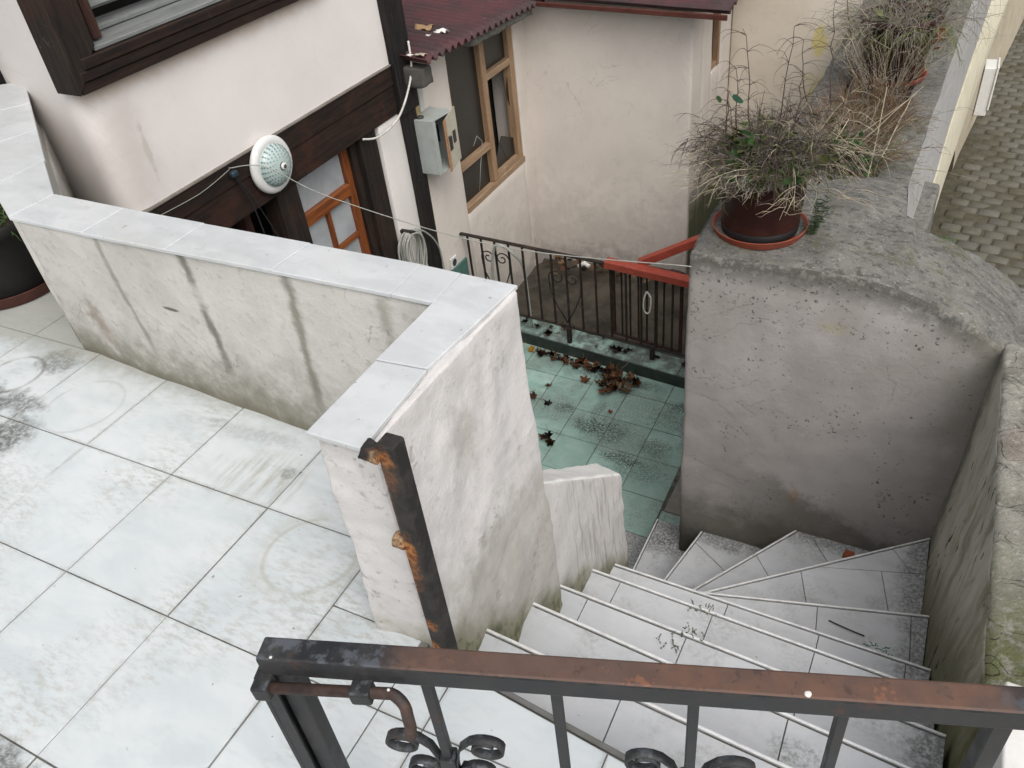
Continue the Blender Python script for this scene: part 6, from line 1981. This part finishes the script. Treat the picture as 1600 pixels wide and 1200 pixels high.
# black pot with straw in the trough
P2 = (-0.385, 3.98)
pt2 = pot('black_pot', P2[0], P2[1], -0.50, 0.13, 0.155, 0.27, M['pot_black'], 'black plastic pot of rusty dry grass sunk in the trough')
p2 = thing('dry_plant', (P2[0], P2[1], -0.26), 'tangle of rusty dry grass with bleached stalks in the black trough pot', 'plant')
thicket('dry_grass', p2, P2[0]-0.03, P2[1]+0.02, -0.27, 0.11, 300, 0.16, 0.36, M['straw'], 0.0016, 1.2, 0.08, 0.17, 3, 0.75)
thicket('twigs', p2, P2[0]-0.08, P2[1]-0.02, -0.25, 0.15, 260, 0.2, 0.40, M['twig'], 0.0015, 1.0, 0.14, 0.24, 4, 0.8)
thicket('grass', p2, P2[0]+0.02, P2[1]-0.05, -0.27, 0.13, 150, 0.12, 0.34, M['grass'], 0.0015, 1.2, 0.08, 0.16, 1, 0.6)
thicket('bleached_stalks', p2, P2[0], P2[1], -0.25, 0.13, 40, 0.2, 0.5, M['twig_pale'], 0.0018, 1.1, 0.03, 0.10, 1, 0.9)
leaves_on(p2, 80, P2[0]+0.03, P2[1]-0.14, -0.22, 0.02, 0.13, 0.034, M['leaf_green'])
leaves_on(p2, 50, P2[0]-0.08, P2[1]-0.12, -0.22, 0.04, 0.13, 0.03, M['leaf_olive'])
sk = bmesh.new()
for a, b_ in (((-0.25, 3.70, -0.21), (-0.255, 4.0, 0.16)), ((-0.42, 3.75, -0.14), (-0.12, 4.35, 0.05)), ((-0.46, 3.8, -0.12), (-0.14, 4.4, 0.0)), ((-0.22, 3.88, -0.12), (-0.16, 4.2, 0.04)), ((-0.49, 3.5, -0.14), (-0.38, 3.85, 0.06)), ((-0.40, 3.66, -0.16), (-0.28, 3.62, -0.15))):
    a, b_ = Vector(a), Vector(b_)
    tube([a.lerp(b_, k/6)+Vector((rnd.uniform(-.003, .003), rnd.uniform(-.003, .003), rnd.uniform(-.003, .003))) for k in range(7)], 0.0026, 5, sk, 0.6)
obj('long_stalks', sk, M['twig_pale'], p2, True)

# second black pot further along
P2b = (-0.38, 4.52)
pot('black_pot', P2b[0], P2b[1], -0.50, 0.13, 0.16, 0.27, M['pot_black'], 'black plastic pot behind the first one in the trough')
p2b = thing('dry_plant', (P2b[0], P2b[1], -0.26), 'rusty dry grass in the trough just before the tilted dark pot', 'plant')
thicket('dry_grass', p2b, P2b[0], P2b[1], -0.27, 0.15, 330, 0.14, 0.30, M['straw'], 0.0017, 1.3, 0.07, 0.16, 3, 0.7)
thicket('twigs', p2b, P2b[0], P2b[1], -0.27, 0.15, 120, 0.16, 0.40, M['twig'], 0.0013, 1.2, 0.1, 0.2, 3, 0.8)
thicket('grass', p2b, P2b[0], P2b[1], -0.27, 0.14, 60, 0.12, 0.26, M['grass'], 0.0015, 1.2, 0.08, 0.16, 1, 0.6)

# big dark pots on red saucers further back
P3 = (-0.325, 5.16)
saucer(P3[0], P3[1], -0.19, 0.185, 0.035, M['saucer'], 'red saucer under the large dark pot at the back of the trough')
pot('brown_pot', P3[0], P3[1], -0.18, 0.150, 0.205, 0.34, M['pot_brown'], 'large dark brown pot hung with dry stalks at the back of the trough')
p3 = thing('dry_plant', (P3[0], P3[1], 0.13), 'pale dry stalks and grass spilling from the large dark pot at the back', 'plant')
thicket('dry_grass', p3, P3[0], P3[1], 0.11, 0.18, 230, 0.16, 0.40, M['twig'], 0.0014, 0.9, 0.16, 0.2, 3, 0.9)
thicket('grass', p3, P3[0], P3[1]-0.02, 0.11, 0.18, 170, 0.14, 0.32, M['grass'], 0.0019, 0.6, 0.3, 0.14, 1, 1.0)
thicket('bleached_stalks', p3, P3[0], P3[1]-0.25, -0.17, 0.12, 60, 0.25, 0.55, M['twig_pale'], 0.0020, 1.5, 0.02, 0.09, 2, 0.7)
thicket('dark_twigs', p3, P3[0]-0.05, P3[1]-0.25, -0.17, 0.12, 30, 0.2, 0.4, M['twig_dark'], 0.002, 1.4, 0.03, 0.12, 3, 0.8)
leaves_on(p3, 10, P3[0]+0.16, P3[1]-0.02, 0.02, 0.16, 0.05, 0.05, M['leaf_blue'])
leaves_on(p3, 8, P3[0]+0.19, P3[1]-0.08, -0.02, 0.16, 0.04, 0.045, M['leaf_orange'])
leaves_on(p3, 45, P3[0], P3[1]-0.05, 0.05, 0.2, 0.17, 0.035, M['leaf_olive'])
P4 = (-0.29, 5.92)
saucer(P4[0], P4[1], -0.19, 0.19, 0.035, M['saucer'], 'red saucer of the furthest pot in the trough')
pot('brown_pot', P4[0], P4[1], -0.18, 0.15, 0.20, 0.32, M['pot_brown'], 'furthest dark pot in the trough at the top edge of the view')
p4 = thing('dry_plant', (P4[0], P4[1], 0.12), 'dry grass in the furthest pot of the trough', 'plant')
thicket('dry_grass', p4, P4[0], P4[1], 0.10, 0.18, 130, 0.2, 0.4, M['twig'], 0.0015, 0.9, 0.15, 0.2, 2, 0.9)
thicket('grass', p4, P4[0], P4[1], 0.10, 0.18, 100, 0.15, 0.35, M['grass'], 0.002, 0.8, 0.25, 0.15, 1, 1.0)
# bare twigs rising against the cream wall
tw = thing('bare_shrub', (-0.62, 5.0, -0.2), 'thin bare twigs rising against the cream wall behind the big pot', 'shrub')
tbm = bmesh.new()
for (x, y, z, top, lean) in ((-0.60, 4.3, -0.2, 0.46, -0.10), (-0.55, 4.6, -0.2, 0.55, -0.06), (-0.56, 5.3, -0.2, 0.62, -0.10), (-0.50, 5.9, -0.2, 0.8, 0.0), (-0.62, 3.85, -0.2, 0.45, 0.02)):
    pts = [Vector((x, y, z))]
    for k in range(1, 9):
        pts.append(Vector((x+lean*k/8+rnd.uniform(-.012, .012), y+rnd.uniform(-.01, .01), z+top*k/8)))
    tube(pts, 0.0042, 5, tbm, 0.35)
    for k in range(2, 9):
        for s in range(2):
            a = rnd.uniform(0, 6.28)
            strand(tbm, pts[k], (math.cos(a), math.sin(a)*0.6, 0.6), rnd.uniform(.08, .22), 0.0016, 0.2, 0.14, 6)
obj('twigs', tbm, M['twig_dark'], tw, True)['kind'] = 'stuff'

# dark pot on the terrace at the far left
P5 = (-3.26, 1.60)
saucer(P5[0], P5[1], 0.001, 0.205, 0.05, M['saucer_dark'], 'dull red saucer under the dark pot at the left end of the terrace')
pot('dark_pot', P5[0], P5[1], 0.012, 0.165, 0.20, 0.30, M['pot_black'], 'black and brown pot standing on the terrace at the left end of the parapet')
p5 = thing('small_plant', (P5[0], P5[1], 0.28), 'small green sprouts in the dark pot at the left end of the terrace', 'plant')
thicket('grass', p5, P5[0]+0.02, P5[1]-0.02, 0.275, 0.15, 120, 0.05, 0.13, M['leaf_green'], 0.002, 0.9, 0.15, 0.2, 1, 0.8)
leaves_on(p5, 16, P5[0]+0.03, P5[1], 0.29, 0.36, 0.13, 0.035, M['leaf_green'])
P6 = (-3.5, 1.86)
saucer(P6[0], P6[1], 0.001, 0.15, 0.03, M['saucer_dark'], 'small dull saucer under the black pot half hidden behind the terrace pot')
pot('dark_pot', P6[0], P6[1], 0.012, 0.14, 0.17, 0.38, M['pot_black'], 'taller black pot half hidden behind the dark pot on the terrace')

# ================================================================== FALLEN LEAVES, LITTER, WEEDS
big = {}
for nm, mat in (('brown', M['leaf_brown']), ('rust', M['leaf_rust']), ('dark', M['leaf_dark']), ('tan', M['leaf_tan']), ('orange', M['leaf_orange']), ('yellow', M['leaf_yellow'])):
    big[nm] = []
    for k in range(4):
        me = leaf_mesh(0.095, 0.085, 5, 0.6 if nm != 'yellow' else 0.25, 11*k+len(nm))
        me.materials.append(mat)
        big[nm].append(me)
def leaf(kind, x, y, z, s, label, group=None, tiltx=None):
    o = inst(rnd.choice(big[kind]), 'fallen_leaf', None, (x, y, z), (rnd.uniform(-.35, .35), rnd.uniform(-.35, .35), rnd.uniform(0, 6.28)), (s, s, s*rnd.uniform(0.8, 1.5)))
    return tag(o, label, 'leaf', group)
leaf('yellow', -2.51, 4.535, -2.19, 0.95, 'bright yellow leaf lying on the green tiles by the kerb')
leaf('orange', -1.66, 4.03, -2.19, 0.5, 'small orange leaf alone on the green tiles')
leaf('rust', -2.19, 4.16, -2.19, 0.75, 'curled brown leaf alone on a green tile left of the leaf heap')
leaf('rust', -1.96, 4.30, -2.19, 1.0, 'star shaped brown leaf on the green tiles just left of the heap')
leaf('dark', -2.11, 3.97, -2.19, 0.8, 'dark crumpled leaf on the green tiles nearest the pier edge')
for (x, y) in ((-2.32, 4.02), (-2.27, 3.97), (-2.24, 4.0)):
    leaf('brown', x, y, -2.185+rnd.uniform(0, .01), 0.95, 'brown leaf in the small clump against the pier edge', 'leaves clumped by the pier edge')
for (x, y, k) in ((-2.04, 3.60, 'tan'), (-1.98, 3.62, 'brown'), (-1.92, 3.60, 'tan'), (-1.96, 3.65, 'dark'), (-2.04, 3.48, 'dark')):
    leaf(k, x, y, -2.185+rnd.uniform(0, .012), 0.95, 'dry leaf in the clump beside the stringer wall', 'leaves clumped beside the stringer wall')
for i in range(64):
    t = rnd.random()
    x = -2.15 + t*0.55 + rnd.gauss(0, 0.03)
    y = kerb_y(x) - 0.05 - abs(rnd.gauss(0, 0.03)) - 0.05*t
    if i > 24:
        x = -1.77+rnd.gauss(0, .075)
        y = kerb_y(x) - 0.05 - abs(rnd.gauss(0, .085))
    if i > 46:
        x, y = -1.72+rnd.gauss(0, .06), 4.27+rnd.gauss(0, .04)
    leaf(rnd.choice(['brown', 'brown', 'rust', 'rust', 'tan', 'tan', 'dark']), x, min(y, kerb_y(x)-0.04), -2.185+rnd.uniform(0, .04), rnd.uniform(0.6, 1.15), 'dry brown leaf in the heap against the kerb', 'dry leaves heaped against the kerb')
for i in range(16):
    x = -2.45+rnd.uniform(0, 0.35)
    leaf(rnd.choice(['dark', 'rust', 'brown']), x, kerb_y(x)-0.05-abs(rnd.gauss(0, .035)), -2.188+rnd.uniform(0, .012), rnd.uniform(.5, .85), 'rotting leaf in the thin row along the kerb', 'rotting leaves along the foot of the kerb')
for i in range(22):
    x = rnd.uniform(-2.7, -1.2)
    leaf(rnd.choice(['dark', 'dark', 'brown']), x, kerb_y(x)+rnd.uniform(0.04, 0.2), -2.09+rnd.uniform(0, .012), rnd.uniform(.5, .9), 'dark leaf on top of the kerb under the railing', 'dark leaves on the kerb under the railing')
for i in range(40):
    leaf(rnd.choice(['dark', 'brown', 'brown', 'tan']), rnd.uniform(-2.95, -1.6), 5.82-abs(rnd.gauss(0, .10)), -2.16+rnd.uniform(0, .03), rnd.uniform(.7, 1.1), 'dead leaf in the drift along the foot of the outbuilding', 'dead leaves along the foot of the outbuilding')
tag(obj('white_shard', tube([(-2.55, 5.6, -2.06), (-2.5, 5.62, -2.03), (-2.45, 5.61, -2.05)], 0.02, 8), M['paper'], None, True, (-2.5, 5.6, -2.05)), 'small white curved shard on the leaf drift in the yard', 'shard')
for (x, y, z, s, lb) in ((0.02, 2.80, -1.585, 0.022, 'reddish brick chip on a stair tread by the mauve wall'), (0.17, 2.82, -1.588, 0.014, 'small dark red chip beside the brick chip on the stair')):
    tag(obj('brick_chip', lumpy([(x-s*1.2, y-s, z-s*.5), (x+s*1.2, y-s, z-s*.5), (x+s, y+s, z-s*.5), (x-s, y+s, z-s*.5), (x-s, y-s*.8, z+s*.5), (x+s*.8, y-s, z+s*.4), (x+s, y+s*.6, z+s*.5), (x-s*.8, y+s, z+s*.3)], 0.01, 0.003, 40, 0.003, 1, x), M['brick_red'], None, True, (x, y, z)), lb, 'brick chip')
wire('twig', [(-0.055+0.15, 1.03, -0.395), (0.16, 1.00, -0.39), (0.19, 0.955, -0.392)], 0.004, M['twig_dark'], 'dark curved twig lying on the stair behind the gate bars', 'twig', 5)
wire('twig', [(0.0, 2.10, -1.195), (0.07, 2.085, -1.192), (0.13, 2.08, -1.195)], 0.003, M['twig_dark'], 'thin dark twig on the long stair tread by the mossy wall', 'twig', 5)
def weeds(name, x, y, z, n, rad, label, mat):
    bm = bmesh.new()
    for i in range(n):
        a, rr = rnd.uniform(0, 6.28), rad*math.sqrt(rnd.random())
        p = Vector((x+rr*math.cos(a)*1.6, y+rr*math.sin(a)*0.5-0.0*a, z))
        pts = strand(bm, p, (rnd.gauss(0, .5), rnd.gauss(0, .5), 0.7), rnd.uniform(.008, .03), 0.0012, 0.2, 0.2, 3)
        for q in pts[1:]:
            c = q
            d1 = Vector((rnd.gauss(0, 1), rnd.gauss(0, 1), rnd.gauss(0, .4))).normalized()*0.0035
            d2 = d1.cross(Vector((rnd.gauss(0, .3), rnd.gauss(0, .3), 1))).normalized()*0.0025
            v = [bm.verts.new(c-d1), bm.verts.new(c+d2), bm.verts.new(c+d1), bm.verts.new(c-d2)]
            bm.faces.new(v)
    return tag(obj(name, bm, mat, None, True, (x, y, z)), label, 'weed')
dkw = mk_leaf('dark_weed', (0.12, 0.125, 0.08), (0.085, 0.09, 0.055), 0.8)
weeds('small_weed', -0.385, 1.685, -0.80, 16, 0.03, 'tiny dark weed at the joint of the fourth stair nosing', dkw)
weeds('small_weed', -0.36, 1.45, -0.60, 15, 0.035, 'tiny dark weed creeping over the third stair nosing', dkw)
weeds('small_weed', -0.42, 1.385, -0.60, 10, 0.03, 'straggling dry weed on the third stair tread', dkw)
weeds('small_weed', 0.18, 1.90, -1.0, 16, 0.03, 'tiny green weed on the nosing near the mossy wall', M['leaf_blue'])
weeds('moss_tuft', 0.16, 6.75, STREET_Z+0.002, 160, 0.09, 'green tuft growing between setts beside the wall', M['leaf_green'])
# roof litter
def scrap(x, y, s, kind, label):
    z = zroof(x, y)+0.02
    bm = bmesh.new()
    bmesh.ops.create_grid(bm, x_segments=6, y_segments=6, size=s)
    for v in bm.verts:
        v.co.x *= 1.2
        v.co.z += noise.noise(v.co*22+Vector((x*9, y*9, 0)))*s*0.8
        v.co.x += noise.noise(v.co*30+Vector((y*7, 1, 2)))*s*0.4
    bmesh.ops.solidify(bm, geom=bm.faces[:], thickness=0.002)
    bmesh.ops.translate(bm, verts=bm.verts, vec=(x, y, z))
    return tag(obj('scrap', bm, kind, None, True, (x, y, z)), label, 'scrap')
scrap(-3.02, 4.72, 0.035, M['paper'], 'white crumpled scrap in the middle of the red roof')
scrap(-3.05, 4.60, 0.014, M['paper'], 'small torn white scrap left of the crumpled one on the roof')
scrap(-3.16, 4.74, 0.045, M['leaf_tan'], 'dry brown curled leaf on the red roof behind the white scrap')
scrap(-2.88, 4.24, 0.028, flat('beige_scrap', (0.45, 0.38, 0.30), 0.8), 'beige crumpled scrap at the lower corner of the red roof')
scrap(-2.93, 4.19, 0.014, M['paper'], 'tiny white scrap at the lower corner of the red roof')
scrap(-3.06, 4.20, 0.03, flat('grey_scrap', (0.34, 0.32, 0.31), 0.8), 'flat grey scrap against the black corner post on the roof')
